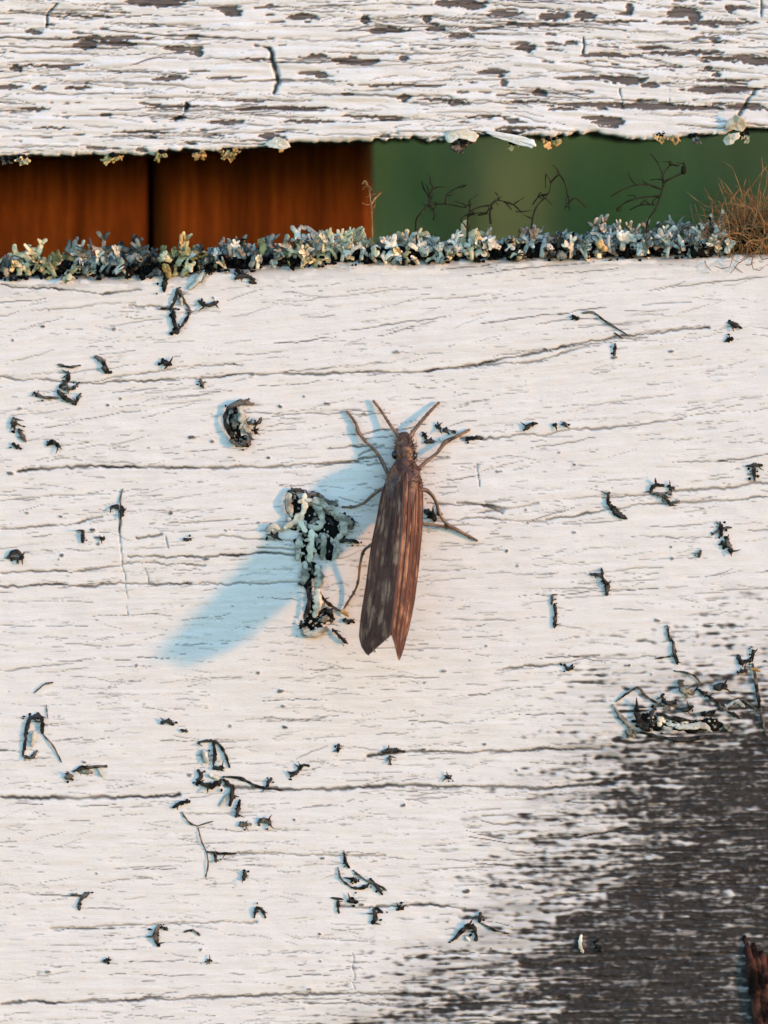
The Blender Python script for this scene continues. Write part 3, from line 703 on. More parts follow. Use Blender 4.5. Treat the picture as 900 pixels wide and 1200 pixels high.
# ---------------------------------------------------------------- lichen on the face of the lower board
def face_lobes(lab, lines, mats=None, arch=3.0, group='lichen bits on the lower board', name='lichen_bit', seed=None, thallus=None, sub=3, cat='lichen'):
    """lines: (points, half width[, material])"""
    rg = random.Random(seed if seed is not None else int(lines[0][0][0][0]*31 + lines[0][0][0][1]*7))
    single = len(lines) == 1 and not thallus
    p0 = lines[0][0][0]
    t = None if single else thing(name, P(p0[0], p0[1], 0), lab, cat, group)
    if thallus:
        mb = MB()
        for (x, y, rx, ry) in thallus: mb.blob(P(x, y, relief(x, y)), rx*.95/S, 1.8/S, ry*.95/S, rg, .6, 6, 13)
        mb.build('thallus', M['black'], t)  # black underside; its colour also puts in the shadows of the gaps between lobes
        if name == 'lobed_lichen':
            gr = MB()
            for _ in range(len(thallus)*9):
                (x, y, rx, ry) = rg.choice(thallus); a_ = rg.uniform(0, 6.28); q_ = math.sqrt(rg.random())*1.1
                gx_, gy_ = x + rx*q_*math.cos(a_), y + ry*q_*math.sin(a_); r_ = rg.uniform(.6, 1.7)
                gr.blob(P(gx_, gy_, relief(gx_, gy_) + rg.uniform(.5, 3.2)), r_*rg.uniform(.8, 1.5)/S, r_/S, r_*rg.uniform(.8, 1.5)/S, rg, .4, 4, 6, dark=0)
            tag(gr.build('granule', M['grey'], t), kind='stuff')
    for ln in lines:
        pts2, hw = ln[0], ln[1]; mat = ln[2] if len(ln) > 2 else 'soot'; hb = ln[3] if len(ln) > 3 else 0
        if len(pts2) == 1: pts2 = [(pts2[0][0]-hw*.6, pts2[0][1]), (pts2[0][0]+hw*.6, pts2[0][1]+rg.uniform(-1, 1))]
        m0 = len(pts2); P3 = []
        for i, (x, y) in enumerate(pts2):
            s_ = math.sin(math.pi*(i+.35)/(m0-.3)) if m0 > 1 else 1
            P3.append(P(x, y, relief(x, y) + hw*.35 + hb + arch*max(0, s_)*rg.uniform(.5, 1.1)))
        P3 = [q_ + Vector((rg.gauss(0, .07*hw), 0, rg.gauss(0, .07*hw)))/S*(0 < i_ < 99) for i_, q_ in enumerate(smooth_line(P3, sub + 2))]; m_ = len(P3)
        taper = [(0.62 + .5*math.sin(math.pi*(i+.5)/m_))*rg.uniform(.66, 1.3) for i in range(m_)]
        e = (P3[-1]-P3[-2]).normalized()*hw/S*.5; e0 = (P3[0]-P3[1]).normalized()*hw/S*.5
        P3 = [P3[0]+e0] + P3 + [P3[-1]+e]; taper = [.3] + taper + [.3]
        big = name == 'lobed_lichen'; fw = 1.12 if big and mat not in ('black', 'soot') else .78
        mb = MB(); mb.tube(P3, [hw/S*q*fw for q in taper], 9, .28 if big else .45, Vector((rg.uniform(-.25, .25), -1, rg.uniform(-.2, .3))), .36 if mat in ('black', 'soot') else .24, rg)
        if big and mat not in ('black', 'soot'):
            for _ in range(rg.choice([3, 4, 5])):
                k_ = rg.randrange(2, m_ - 1); dd = (P3[k_+1] - P3[k_-1]).normalized(); sd_ = Vector((-dd.z, rg.uniform(-.3, .2), dd.x))*rg.choice([-1, 1]) + dd*rg.uniform(-.5, .9)
                l_ = hw*rg.uniform(1.0, 2.3)/S; q0 = P3[k_]; sd_.normalize()
                mb.tube([q0, q0 + sd_*l_*.5, q0 + sd_*l_*.9 + Vector((0, rg.uniform(0, 1)/S, 0)), q0 + sd_*l_*1.15], [hw*.6/S, hw*rg.uniform(.45, .7)/S, hw*rg.uniform(.4, .75)/S, hw*.2/S], 8, .4, Vector((rg.uniform(-.3, .3), -1, .1)), .15, rg)
        if mat in ('black', 'soot') and hw > 1.7:
            for _ in range(rg.choice([1, 2, 3])):                  # frayed threads
                k_ = rg.randrange(1, m_); dv = Vector((rg.gauss(0, 1), -rg.uniform(0, .4), rg.gauss(0, 1))).normalized(); l_ = rg.uniform(2, 3.4)*hw/S
                mb.tube([P3[k_], P3[k_] + dv*l_*.6, P3[k_] + dv*l_ + Vector((rg.gauss(0, 1), .5, rg.gauss(0, 1)))/S], [hw*.4/S, hw*.28/S, .3/S], 5)
            for _ in range(rg.choice([2, 3, 4, 5])):
                q_ = P3[rg.randrange(1, m_)] + Vector((rg.gauss(0, hw*1.1), rg.uniform(.5, 1.5), rg.gauss(0, hw*.9)))/S; mb.blob(q_, hw*rg.uniform(.3, .7)/S, hw*.35/S, hw*rg.uniform(.3, .6)/S, rg, .5, 4, 7)
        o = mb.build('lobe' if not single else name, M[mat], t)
        if single: tag(o, lab, cat, group)

# the two larger grey lichens in the insect's shadow
face_lobes('large grey lobed lichen with black hollows lying in the blue shadow', [
  ([(340,577),(338,590),(342,606)],3.0,'grey',3), ([(356,580),(356,597),(349,608),(334,618)],4.0,'pale',4), ([(350,610),(358,623)],3.4,'pale',4), ([(358,590),(369,592),(377,606),(374,618),(363,617)],3.6,'grey',3), ([(362,586),(377,589),(386,600)],3.2,'grey',4),
  ([(389,593),(393,603),(403,608),(411,615)],4.2,'grey',3), ([(400,609),(403,622),(396,631)],3.8,'grey',4), ([(352,627),(350,640),(348,656)],3.2,'grey',3), ([(365,622),(364,640),(363,657)],3.8,'pale',3), ([(379,626),(379,640),(377,655)],3.4,'grey',3), ([(394,630),(396,643),(392,654)],2.8,'grey',3),
  ([(331,622),(320,616),(313,622)],2.8,'grey',3), ([(322,628)],4,'black'), ([(338,576),(348,574),(356,577)],2.6,'black',3), ([(361,581),(372,580),(384,588)],3.0,'soot',3), ([(384,588),(395,592)],3,'slate',3), ([(368,608),(372,611)],3.,'slate',1), ([(396,634),(410,633),(420,636)],2.6,'black',2), ([(383,606),(390,615)],3,'black',1), ([(408,605),(414,612),(411,620)],2.4,'soot',3)],
  arch=2.2, thallus=[(347,592,8,15),(370,604,14,14),(393,615,16,14),(358,638,11,17),(381,640,9,14),(372,620,16,11),(345,612,9,7)], seed=5, name='lobed_lichen')
face_lobes('small grey lichen hanging below the large one, between shadow and wing tip', [
  ([(357,659),(358,673),(355,684)],3.2,'grey',3), ([(371,663),(375,679),(370,688)],3.4,'grey',3), ([(363,660),(366,672)],3.0,'soot',2), ([(358,684),(363,702),(357,724)],3.2,'black',1.5), ([(371,690),(373,705),(368,722)],4.2,'pale',2), ([(372,722),(380,715),(389,719),(388,730)],2.6,'black',2),
  ([(355,737),(366,744),(383,736)],3.4,'grey',2), ([(378,724),(380,727)],3.6,'slate',2), ([(369,688),(383,706),(398,716)],2.4,'black',2), ([(390,737),(400,748),(407,754)],2.2,'black',1), ([(403,728),(413,728)],2.6,'black',.5), ([(353,728),(355,740)],2.6,'black',1), ([(350,684),(364,682)],2.4,'black',2), ([(400,715),(408,722)],1.8,'ochre',1.5)],
  arch=3, thallus=[(364,668,9,9),(366,730,12,9),(385,722,6,7),(363,690,2.6,20),(366,712,2.8,14),(376,726,10,6)], seed=6, name='lobed_lichen')
face_lobes('curled brown-grey lichen with a dark rim, alone left of the insect', [
  ([(268,477),(264,492),(270,508),(277,517)],3.4,'black',2), ([(268,478),(282,471),(297,474)],3.6,'soot',3), ([(281,478),(284,492),(292,506)],3.8,'grey',3), ([(292,506),(291,517),(280,521),(271,516)],4.0,'soot',3), ([(286,494),(300,497),(306,490)],2.6,'soot',2), ([(276,487),(274,500)],3.4,'slate',2), ([(298,501),(300,508)],2.4,'black',2), ([(283,518),(291,523)],3,'black',1)],
  arch=3, thallus=[(276,494,8,15),(286,515,10,7)], seed=7, name='lobed_lichen')

BITS = [
 ('star-shaped black lichen just below the ledge at left', [([(208,338),(205,352),(199,363)],2.4,'black'), ([(209,338),(215,352),(222,361)],2.2,'soot'), ([(203,364),(204,377),(208,389)],3,'black'), ([(223,366),(217,376),(211,384)],2.2,'soot'), ([(189,362),(206,362)],1.8,'black'), ([(207,388)],3.4,'black'), ([(212,350),(213,358)],2.6,'pale')]),
 ('thick black dash of lichen right of the star-shaped one', [([(233,353),(243,358),(253,355)],3.2,'black')]),
 ('black upright stub of lichen hanging from the ledge at left', [([(194,318),(194,329),(192,341)],3.4,'black')]),
 ('pale bluish chip of lichen leaning on the ledge above the star-shaped bit', [([(222,338),(231,329),(239,318)],4.2,'blue'), ([(238,330),(243,322)],2.4,'pale')]),
 ('dark crumbs of lichen just under the ledge, below the white-lobed tuft', [([(276,327),(284,323),(298,327)],2.8,'black'), ([(284,318),(284,326)],3,'black'), ([(292,330),(300,332)],2.2,'soot')]),
 ('slanting black lichen speck right of the branching black one, upper left', [([(112,418),(121,424),(124,434),(130,436)],3.2,'soot')]),
 ('branching black lichen like a tiny twig at upper left of lower board', [([(80,436),(79,446),(70,453)],3.0,'black'), ([(70,454),(85,455),(93,448)],2.2,'soot'), ([(40,460),(50,465),(68,466)],2.2,'soot'), ([(68,458),(76,466),(88,472)],3.2,'black'), ([(94,462),(88,474)],2.2,'soot'), ([(78,450),(80,460)],2.2,'slate'), ([(68,427),(82,430),(94,428)],1.6,'soot')]),
 ('dark lichen stub near the left edge, above the row of cracks', [([(16,490),(17,502)],3.6,'soot'), ([(22,503),(30,517)],2.8,'soot'), ([(15,520),(24,526)],2.8,'black')]),
 ('round black speck right of the dark stub by the left edge', [([(56,522),(62,518),(70,523)],2.8,'black')]),
 ('square black speck between the branching twig and the curled lichen', [([(190,424),(200,427)],3.6,'black')]),
 ('small dark speck above and left of the curled brown-grey lichen', [([(235,445),(238,454)],2.6,'soot')]),
 ('thin upright twig with two black knobs left of the blue shadow', [([(144,573),(141,585),(142,600),(140,625)],1.2,'soot'), ([(131,594),(138,593)],3,'black'), ([(143,594),(143,604)],3.2,'black')]),
 ('small black wedge standing between the left edge and knobbed twig', [([(97,622),(97,635)],2.8,'black')]),
 ('low black mound at the left edge below the knobbed twig', [([(10,653),(18,646),(27,653)],3.2,'black'), ([(12,654),(26,655)],2.6,'black')]),
 ('tiny round speck right of the small black wedge', [([(118,631),(122,631)],2.6,'black')]),
 ('tiny speck just above where the blue shadow begins at its left side', [([(216,631),(220,633)],2.6,'black')]),
 ('thin slanting brown twig on the board at upper right', [([(683,367),(695,366),(712,378),(738,394)],1.6,'soot'), ([(671,370),(676,374)],2.8,'black'), ([(720,390),(730,397)],1.2,'soot')]),
 ('pair of black specks near the right edge below the hairy tuft', [([(854,378),(860,380),(868,384)],3,'black'), ([(850,400),(858,396)],2.6,'black')]),
 ('tiny dark wedge under the thin slanting twig', [([(721,403),(720,416)],2.2,'soot')]),
 ('string of black specks right of the insect head', [([(614,504),(621,498),(629,496)],2.8,'black'), ([(648,498),(652,498)],2.4,'black'), ([(660,496),(663,497)],2.6,'black')]),
 ('kinked black lichen bit left of the hooked one at right', [([(713,578),(713,589),(720,598)],2.8,'black'), ([(719,600),(726,604),(734,607)],3.2,'black'), ([(721,594),(727,602)],1.8,'soot')]),
 ('hooked black lichen bit on the crack right of the kinked one', [([(762,577),(767,569),(778,569)],2.6,'black'), ([(766,578),(778,581),(786,592)],2.6,'soot'), ([(786,592),(796,587)],1.8,'soot'), ([(784,570),(790,573)],2.4,'black')]),
 ('T-shaped black lichen bit near the right edge', [([(875,546),(893,545)],2.4,'black'), ([(884,547),(884,562)],3,'black')]),
 ('large kinked dark lichen near the right edge, lowest of the four in that slope', [([(844,612),(846,622),(843,630)],2.6,'black'), ([(834,627),(845,620),(857,618)],1.8,'soot'), ([(850,630),(854,638),(857,647)],3.6,'soot'), ([(846,634),(849,642)],2.2,'black')]),
 ('small dark fleck left of the large kinked lichen at right', [([(821,645),(819,653)],2.2,'soot')]),
 ('bird-shaped dark lichen bit midway down at right of the wings', [([(692,673),(702,674),(708,680)],2.4,'black'), ([(705,666),(706,676)],2.2,'black'), ([(708,680),(712,688),(711,696)],3.4,'soot')]),
 ('thin dark stub left of and below the bird-shaped bit', [([(648,697),(646,708)],2,'soot'), ([(650,708),(651,722),(650,735)],2.4,'soot')]),
 ('triangular black speck below and right of the wing tips', [([(661,779),(667,784),(671,779)],2.6,'black')]),
 ('knotted black lichen at the left edge below the shadow', [([(36,840),(31,856),(29,872),(27,884)],2.6,'black'), ([(44,836),(50,846),(49,858)],3,'black'), ([(36,842),(46,838)],3.4,'black'), ([(27,885),(36,888),(43,880)],2.4,'soot'), ([(50,860),(62,874),(72,893)],1.1,'soot'), ([(40,812),(52,802),(62,800)],1.1,'soot'), ([(40,858),(38,874)],3.2,'pale'), ([(54,826),(56,842)],1.,'soot')]),
 ('flat dark lichen strip below the knotted one at left', [([(77,911),(84,909)],3.8,'soot'), ([(86,904),(100,899),(125,898)],2.6,'soot'), ([(115,900),(120,910)],2.2,'grey'), ([(96,904),(108,905)],3,'slate')]),
 ('small black speck above the arched lichen, lower left', [([(190,848),(197,845),(203,849)],2.8,'black'), ([(212,855),(220,857)],1.8,'soot')]),
 ('arched black lichen loop straddling the long crack, lower left', [([(232,871),(243,868),(254,870),(263,882),(269,899)],2.0,'black'), ([(250,871),(252,884),(250,896)],2.6,'black'), ([(250,900),(262,900)],2.6,'black'), ([(230,919),(236,909),(232,903)],2.6,'black'), ([(234,918),(248,921),(258,916)],3.6,'black'), ([(262,910),(282,912),(300,921),(330,926)],2.0,'black'), ([(262,914),(272,924),(270,944)],3.2,'black'), ([(246,908),(256,912)],3.2,'pale'), ([(238,880),(242,892)],4,'blue'), ([(312,922),(318,912)],2.4,'black'), ([(268,930),(258,944)],2.4,'blue')]),
 ('short black stub hanging under the arched lichen', [([(281,938),(279,948),(277,957)],2.8,'black')]),
 ('black wedge on the long crack left of the arched lichen', [([(203,946),(212,941),(222,939)],2.8,'black')]),
 ('jagged black speck above the crack, right of the arched lichen', [([(341,910),(349,904)],3.2,'black'), ([(349,903),(355,897),(362,897)],2.2,'black')]),
 ('two brownish crumbs below the arched lichen', [([(281,967),(290,966)],2.8,'soot'), ([(303,964),(311,960),(317,967)],3.4,'soot')]),
 ('long thin twig trailing down from the crack below the arched lichen', [([(213,952),(222,964),(232,968)],1.3,'soot'), ([(232,970),(236,985),(242,998)],.9,'soot'), ([(242,998),(244,1012),(241,1028)],1.1,'soot'), ([(243,998),(256,1000),(276,1000)],1.8,'black'), ([(252,1001),(253,1010)],2.2,'soot'), ([(232,968),(250,962)],.9,'soot')]),
 ('single oval speck right of the long thin twig', [([(287,1022),(286,1031)],2.6,'black')]),
 ('tangled black lichen sprig at lower centre, above the fine crack', [([(403,999),(405,1010),(409,1017)],2,'black'), ([(396,1017),(400,1030),(412,1040)],1.5,'soot'), ([(411,1030),(417,1031)],3.4,'black'), ([(412,1040),(424,1041),(432,1036)],2.2,'black'), ([(414,1020),(426,1030),(440,1036),(453,1043)],1.6,'soot'), ([(434,1030),(442,1040),(448,1048)],2.6,'black')]),
 ('black lichen knots strung along the fine crack under the tangled sprig', [([(388,1052),(402,1054)],1.4,'black'), ([(408,1056),(418,1057)],3.2,'black'), ([(396,1056),(397,1070)],2.2,'black'), ([(438,1066),(440,1074),(437,1082)],3.2,'black'), ([(440,1064),(448,1070)],2.4,'black'), ([(466,1062),(472,1065)],3,'black')]),
 ('small cross-shaped lichen bit far down at left', [([(84,1048),(93,1049)],2,'soot'), ([(104,1046),(95,1054),(93,1066)],2.6,'soot')]),
 ('little horseshoe-shaped black bit below the long thin twig', [([(298,1075),(300,1066),(306,1065),(311,1075)],2.4,'black')]),
 ('dark double-branched bit near the bottom left', [([(186,1085),(182,1096),(186,1108)],3.2,'soot'), ([(190,1086),(196,1090)],2.2,'black'), ([(216,1092),(226,1090),(234,1096)],1.6,'soot')]),
 ('tiny speck nearest the bottom left corner', [([(122,1126),(129,1125)],2.6,'black')]),
 ('tiny speck on the line below the double-branched bit', [([(243,1125),(248,1126)],2.2,'black')]),
 ('black dash with a stub on the crack below the wing tips', [([(448,881),(462,879),(474,881)],2.6,'black'), ([(457,886),(457,893)],2.4,'soot')]),
 ('short black tick left of the black dash below the wings', [([(397,872),(396,881)],2.2,'black')]),
 ('tiny round speck under the black dash on the crack', [([(523,911),(528,911)],2.4,'black')]),
 ('arched black bit at the left margin of the dark worn patch', [([(530,1102),(540,1092),(548,1086),(556,1088),(558,1102)],3.6,'black'), ([(563,1070),(562,1080)],3.2,'black'), ([(546,1098),(550,1102)],2.4,'pale'), ([(564,1082),(580,1090),(596,1094)],1.6,'soot')]),
 ('white upright paint sliver standing inside the dark worn patch', [([(681,1096),(680,1108),(683,1116)],2.6,'pale'), ([(700,1108),(706,1114)],3.2,'black')]),
 ('black lump tucked beside the right edge of the wings', [([(499,599),(506,603),(509,609)],5.0,'black'), ([(512,590),(514,604)],2.2,'soot')]),
 ('cluster of black crumbs beside the right antenna', [([(498,518),(508,517)],3,'black'), ([(512,500),(516,502)],3,'black'), ([(520,503),(524,506)],2.8,'black'), ([(546,516),(556,513),(564,513)],2.8,'black'), ([(497,508),(499,514)],2.2,'black'), ([(529,505),(533,507)],2.2,'soot'), ([(516,514),(521,518)],2.4,'pale')]),
 ('upright dark twig on the board above the large curled lichen at right', [([(782,733),(784,746),(789,752)],1.8,'soot'), ([(789,752),(790,764),(794,778)],2.4,'soot'), ([(768,772),(786,769)],1.2,'soot')]),
 ('tall thin dark twig at the right edge above the worn patch', [([(865,768),(869,776),(880,774)],3,'black'), ([(882,762),(882,774)],2.6,'black'), ([(882,778),(886,800),(890,826),(894,848),(899,862)],2.4,'soot'), ([(868,787),(875,786)],2.8,'black'), ([(872,822),(888,832)],2.2,'soot'), ([(880,784),(890,786)],2.6,'ochre')]),
]
for lab, lines in BITS:
    face_lobes(lab, lines, arch=1.6)
lab, lines = ('large tangled lichen with white arcs at the top of the worn patch', [([(718,826),(726,838),(738,850),(744,856)],2,'slate'), ([(722,822),(736,812),(748,806),(756,815),(770,824),(786,832)],1.8,'soot'), ([(746,828),(748,842),(756,852),(768,846)],4.6,'black'), ([(766,832),(760,846)],4,'black'), ([(775,816),(781,824),(792,824)],3.2,'black'), ([(770,836),(790,842),(818,846)],2.6,'black'), ([(772,850),(776,838)],3,'pale'), ([(782,848),(800,852),(822,850),(834,856)],3,'blue'), ([(786,842),(806,846)],2.2,'pale'), ([(750,858),(776,864),(806,867),(832,862)],2.6,'black'), ([(818,808),(830,816),(842,824)],2.8,'black'), ([(796,798),(802,808),(812,812)],3.6,'slate'), ([(812,812),(820,800),(810,790),(790,786)],1.4,'soot'), ([(842,824),(854,834),(868,842)],2.4,'soot'), ([(826,838),(838,834)],3.4,'black'), ([(848,850),(856,856)],2.4,'slate'), ([(838,806),(850,804)],4.2,'black'), ([(850,830),(862,822),(872,828)],2,'blue'), ([(800,832),(812,828)],3,'black'), ([(736,856),(744,862)],3.4,'slate')])
face_lobes(lab, lines, arch=2.5, thallus=[(757,843,10,9),(768,850,12,6),(790,850,16,6),(812,852,14,6),(832,848,12,7)], seed=31, name='lobed_lichen')

# red-brown sliver in the bottom right corner
t = MB(); rg = random.Random(12)
for k_ in range(5):
    x0 = 880 + 9*k_
    t.tube(smooth_line([P(x0 - 8 + k_, 1096 + 9*k_, -2), P(x0, 1130 + 6*k_, 1 + rg.uniform(-1, 2)), P(x0 + 6, 1170, 3 + rg.uniform(-1, 2)), P(x0 + 14, 1236, 3)], 5), [(2 + 5.5*min(1, (i+1)/7))/S*rg.uniform(.7, 1.3) for i in range(16)], 9, .6, Vector((rg.uniform(-.4, .4), -1, 0)), .3, rg)
t.a = [0]*len(t.v)
tag(t.build('bark_sliver', M['bark']), 'red-brown splintered bark sliver in the bottom right corner', 'bark')

# ---------------------------------------------------------------- the caddisfly
def amean(py): return 46 + (py - 600)*0.40            # the body leans out from the board towards the tail
m, n, b = newmat('caddis_body'); M['body'] = m
g = mapped_noise(n, (1, 1, 1), 14, 4, .65)
n.links.new(ramp(n, g, [(0.3, (0.022, 0.009, 0.006)), (0.5, (0.085, 0.032, 0.018)), (0.72, (0.26, 0.12, 0.07))]), b.inputs['Base Color']); b.inputs['Roughness'].default_value = .5
bump(n, b, g, .7, .01)
m, n, b = newmat('caddis_eye'); M['eye'] = m
b.inputs['Base Color'].default_value = (.010, .006, .006, 1); b.inputs['Roughness'].default_value = .2
m, n, b = newmat('caddis_leg'); M['leg'] = m
g = mapped_noise(n, (1, 1, 1), 18, 3, .6)
n.links.new(ramp(n, g, [(0.35, (0.05, 0.026, 0.016)), (0.65, (0.24, 0.135, 0.075))]), b.inputs['Base Color']); b.inputs['Roughness'].default_value = .45

def wing_material(name, base_a, base_b, streak):
    m, n, b = newmat(name)
    uv = n.nodes.new('ShaderNodeUVMap'); uv.uv_map = 'wing'
    def nz(su, sv, det, off=0):
        mp = n.nodes.new('ShaderNodeMapping'); mp.inputs['Scale'].default_value = (su, sv, 1); mp.inputs['Location'].default_value = (off, off*.7, 0)
        n.links.new(uv.outputs[0], mp.inputs[0]); t_ = n.nodes.new('ShaderNodeTexNoise'); t_.inputs['Scale'].default_value = 1; t_.inputs['Detail'].default_value = det
        n.links.new(mp.outputs[0], t_.inputs['Vector']); return t_.outputs[0]
    c = ramp(n, nz(3, 5, 4), [(0.35, base_a), (0.68, base_b)])
    s1 = ramp(n, nz(8, 4.4, 4, 3.3), [(0.50, (0, 0, 0)), (0.66, (.85, .85, .85))])
    c = mix(n, s1, c, streak)
    s2 = ramp(n, nz(24, 8, 3, 7.1), [(0.52, (0, 0, 0)), (0.72, (.6, .6, .6))])
    c = mix(n, s2, c, tuple(q*.35 for q in base_a))
    n.links.new(c, b.inputs['Base Color']); b.inputs['Roughness'].default_value = .55; b.inputs['Specular IOR Level'].default_value = .3
    bump(n, b, nz(26, 44, 4, 1.1), .5, .01)
    tr = n.nodes.new('ShaderNodeBsdfTranslucent'); n.links.new(c, tr.inputs[0]); ms = n.nodes.new('ShaderNodeMixShader'); ms.inputs[0].default_value = .42
    out = n.nodes['Material Output']; n.links.new(b.outputs[0], ms.inputs[1]); n.links.new(tr.outputs[0], ms.inputs[2]); n.links.new(ms.outputs[0], out.inputs[0])
    return m
M['wing'] = wing_material('caddis_wing', (0.110, 0.037, 0.020), (0.26, 0.102, 0.056), (0.60, 0.34, 0.20))
m, n, b = newmat('caddis_vein'); M['vein'] = m
b.inputs['Base Color'].default_value = (.080, .032, .020, 1); b.inputs['Roughness'].default_value = .5

fly = thing('caddisfly', P(475, 545, 0), 'brown caddisfly clinging head-up to the white board with folded wings', 'insect')
# body, head, legs: one skin
mb = MB()
AX = [(506,7,3.5,3),(511,9,7.5,6),(517,11,10,8),(525,13,12.2,10),(533,13,12.2,10),(539,14,10.5,9),(544,17,14,11),(551,21,18.5,13),(561,26,20,15),(576,31,18,14),(600,42,15,13),(640,58,13,12),(690,77,11,10),(730,92,7,7),(745,97,3,3)]
base = len(mb.v); nseg = 14
for (y, h, rx, rh) in AX:
    cx = 473.5 + (y-520)*-.06 if y > 560 else 474 + (y-520)*.02
    for k in range(nseg):
        a = 2*math.pi*k/nseg; mb.v.append(P(cx + rx*math.cos(a), y, h + rh*math.sin(a))); mb.a.append(0)
for i in range(len(AX)-1):
    for k in range(nseg):
        a = base+i*nseg+k; c = base+i*nseg+(k+1) % nseg; mb.f.append((a, c, c+nseg, a+nseg))
mb.f.append(tuple(base+k for k in reversed(range(nseg)))); mb.f.append(tuple(base+(len(AX)-1)*nseg+k for k in range(nseg)))
LEGS = [
 [(462,560,22,2.8),(455,556,16,2.6),(448,541,12,2.6),(439,527,9,2.3),(430,519,6,1.9),(420,506,3.5,2.6),(417,496,3,1.9),(406,481,2.2,1.8)],
 [(484,558,22,2.8),(491,549,16,2.5),(503,538,12,2.3),(513,530,9,1.9),(522,518,6,2.9),(534,512,6,2.2),(551,503,2.5,1.8)],
 [(460,572,22,2.8),(447,573,18,2.6),(436,581,14,2.2),(427,589,9,1.9),(414,594,4.5,1.6),(400,594,2.5,1.4)],
 [(486,574,22,3.2),(498,574,17,3.0),(505,579,15,2.4),(511,588,13,2.2),(517,606,11,2.0),(524,614,10,2.0),(534,620,6,2.3),(547,627,3.5,2.0),(560,634,2.5,1.6)],
 [(484,600,30,2.8),(497,614,20,2.3),(508,615,14,1.9),(520,617,8,1.8),(531,620,5,1.5)],
 [(458,612,32,2.8),(444,632,26,2.4),(434,639,22,2.1),(426,646,18,2.0),(422,662,14,1.8),(420,680,10,1.7),(416,692,7,1.6),(408,705,4,1.6),(402,715,2.5,1.4)],
]
for L_ in LEGS:
    pts = smooth_line([P(x, y, h + max(0, relief(x, y)*.5)) for x, y, h, r in L_], 3); rad = np.interp(np.linspace(0, len(L_)-1, len(pts)), range(len(L_)), [l[3] for l in L_])
    mb.tube(pts, [r/S for r in rad], 7)
rg = random.Random(9)
for L_ in LEGS:
    for i in range(2, len(L_)-1):
        x, y, h, r = L_[i]; c_ = P(x, y, h); mb.blob(c_, r*1.1/S, r*1.1/S, r*1.1/S, rg, .1, 5, 8)
        if i >= 3:
            for s_ in (-1, 1):
                dv = Vector((L_[i+1][0]-x, 0, -(L_[i+1][1]-y))).normalized(); sp = (dv + Vector((-dv.z, -.3, dv.x))*s_*.7).normalized()*rg.uniform(4, 6)/S
                mb.tube([c_, c_ + sp*.5, c_ + sp], [1.0/S, .8/S, .6/S], 5)
for pal in ([(470,518,12,2.4),(466,510,8,2.8),(464,506,6,2.4),(466,502,4,1.8)], [(478,518,12,2.4),(481,512,8,2.8),(484,508,6,2.4),(482,504,4,1.8)]):
    mb.tube(smooth_line([P(x, y, h) for x, y, h, r in pal], 3), list(np.interp(np.linspace(0, 3, 10), range(4), [l[3]/S for l in pal])), 7)
body = mb.build('body', M['body'], fly)
rm = body.modifiers.new('skin', 'REMESH'); rm.mode = 'VOXEL'; rm.voxel_size = 0.0062; rm.use_smooth_shade = True
dg = bpy.context.evaluated_depsgraph_get(); me = bpy.data.meshes.new_from_object(body.evaluated_get(dg)); body.modifiers.clear(); body.data = me
me.name = 'body'
if not me.materials: me.materials.append(M['body'])
me.materials.append(M['leg'])
ofs = Vector(fly.location); cen = np.array([(p.center + ofs)[:] for p in me.polygons])
pxs = cen[:, 0]*S + 450; pys = 600 - cen[:, 2]*S
mi = ((np.abs(pxs - 474) > 20.5) | (pys < 504)).astype(np.int32); me.polygons.foreach_set('material_index', mi); me.polygons.foreach_set('use_smooth', np.ones(len(mi), bool)); me.update()
for (x, y) in ((463.5, 533), (484.5, 534)):
    e = MB(); e.blob(P(x, y, 14), 4.8/S, 5.5/S, 5.6/S, random.Random(1), 0, 8, 14); e.build('eye', M['eye'], fly)
for ln in ([(468,514,12,2.5),(463,506,9,2.2),(456,496,7,2.0),(447,482,5,1.8),(437,469,3,1.5)], [(479,514,12,2.5),(484,506,9,2.4),(491,497,7,2.4),(503,483,5,2.0),(515,471,3,1.5)]):
    a = MB(); pts = smooth_line([P(x, y, h) for x, y, h, r in ln], 6); rad = np.interp(np.linspace(0, 4, len(pts)), range(5), [l[3] for l in ln])
    a.tube(pts, [r/S*(1.12 if i % 2 else .82) for i, r in enumerate(rad)], 7); a.build('antenna', M['leg'], fly)
for hx in (466, 472, 477, 483):    # dark warts on the shield behind the head
    e = MB(); e.blob(P(hx, 547 + abs(hx-474.5)*.3, 28 - abs(hx-474.5)*.35), 3.8/S, 3.0/S, 3.8/S, random.Random(hx), .25, 6, 9); e.build('wart', M['body'], fly)

hb = MB(); rg = random.Random(21)                 # fine hair on head and shoulders
for i in range(150):
    y = rg.uniform(512, 572); a_ = rg.uniform(.15, 2.99); rx_ = np.interp(y, [q[0] for q in AX], [q[2] for q in AX]); rh_ = np.interp(y, [q[0] for q in AX], [q[3] for q in AX]); h_ = np.interp(y, [q[0] for q in AX], [q[1] for q in AX])
    nx, nh = math.cos(a_), math.sin(a_); l_ = rg.uniform(3, 7)
    q0 = (474 + rx_*nx*.95, y, h_ + rh_*nh*.95); hb.tube([P(*q0), P(q0[0] + nx*l_*.6, y - rg.uniform(-1, 3), q0[2] + nh*l_*.6), P(q0[0] + nx*l_ + rg.uniform(-1, 1), y - rg.uniform(-2, 6), q0[2] + nh*l_)], [.55/S, .42/S, .15/S], 4)
tag(hb.build('hair', M['leg'], fly), kind='stuff')

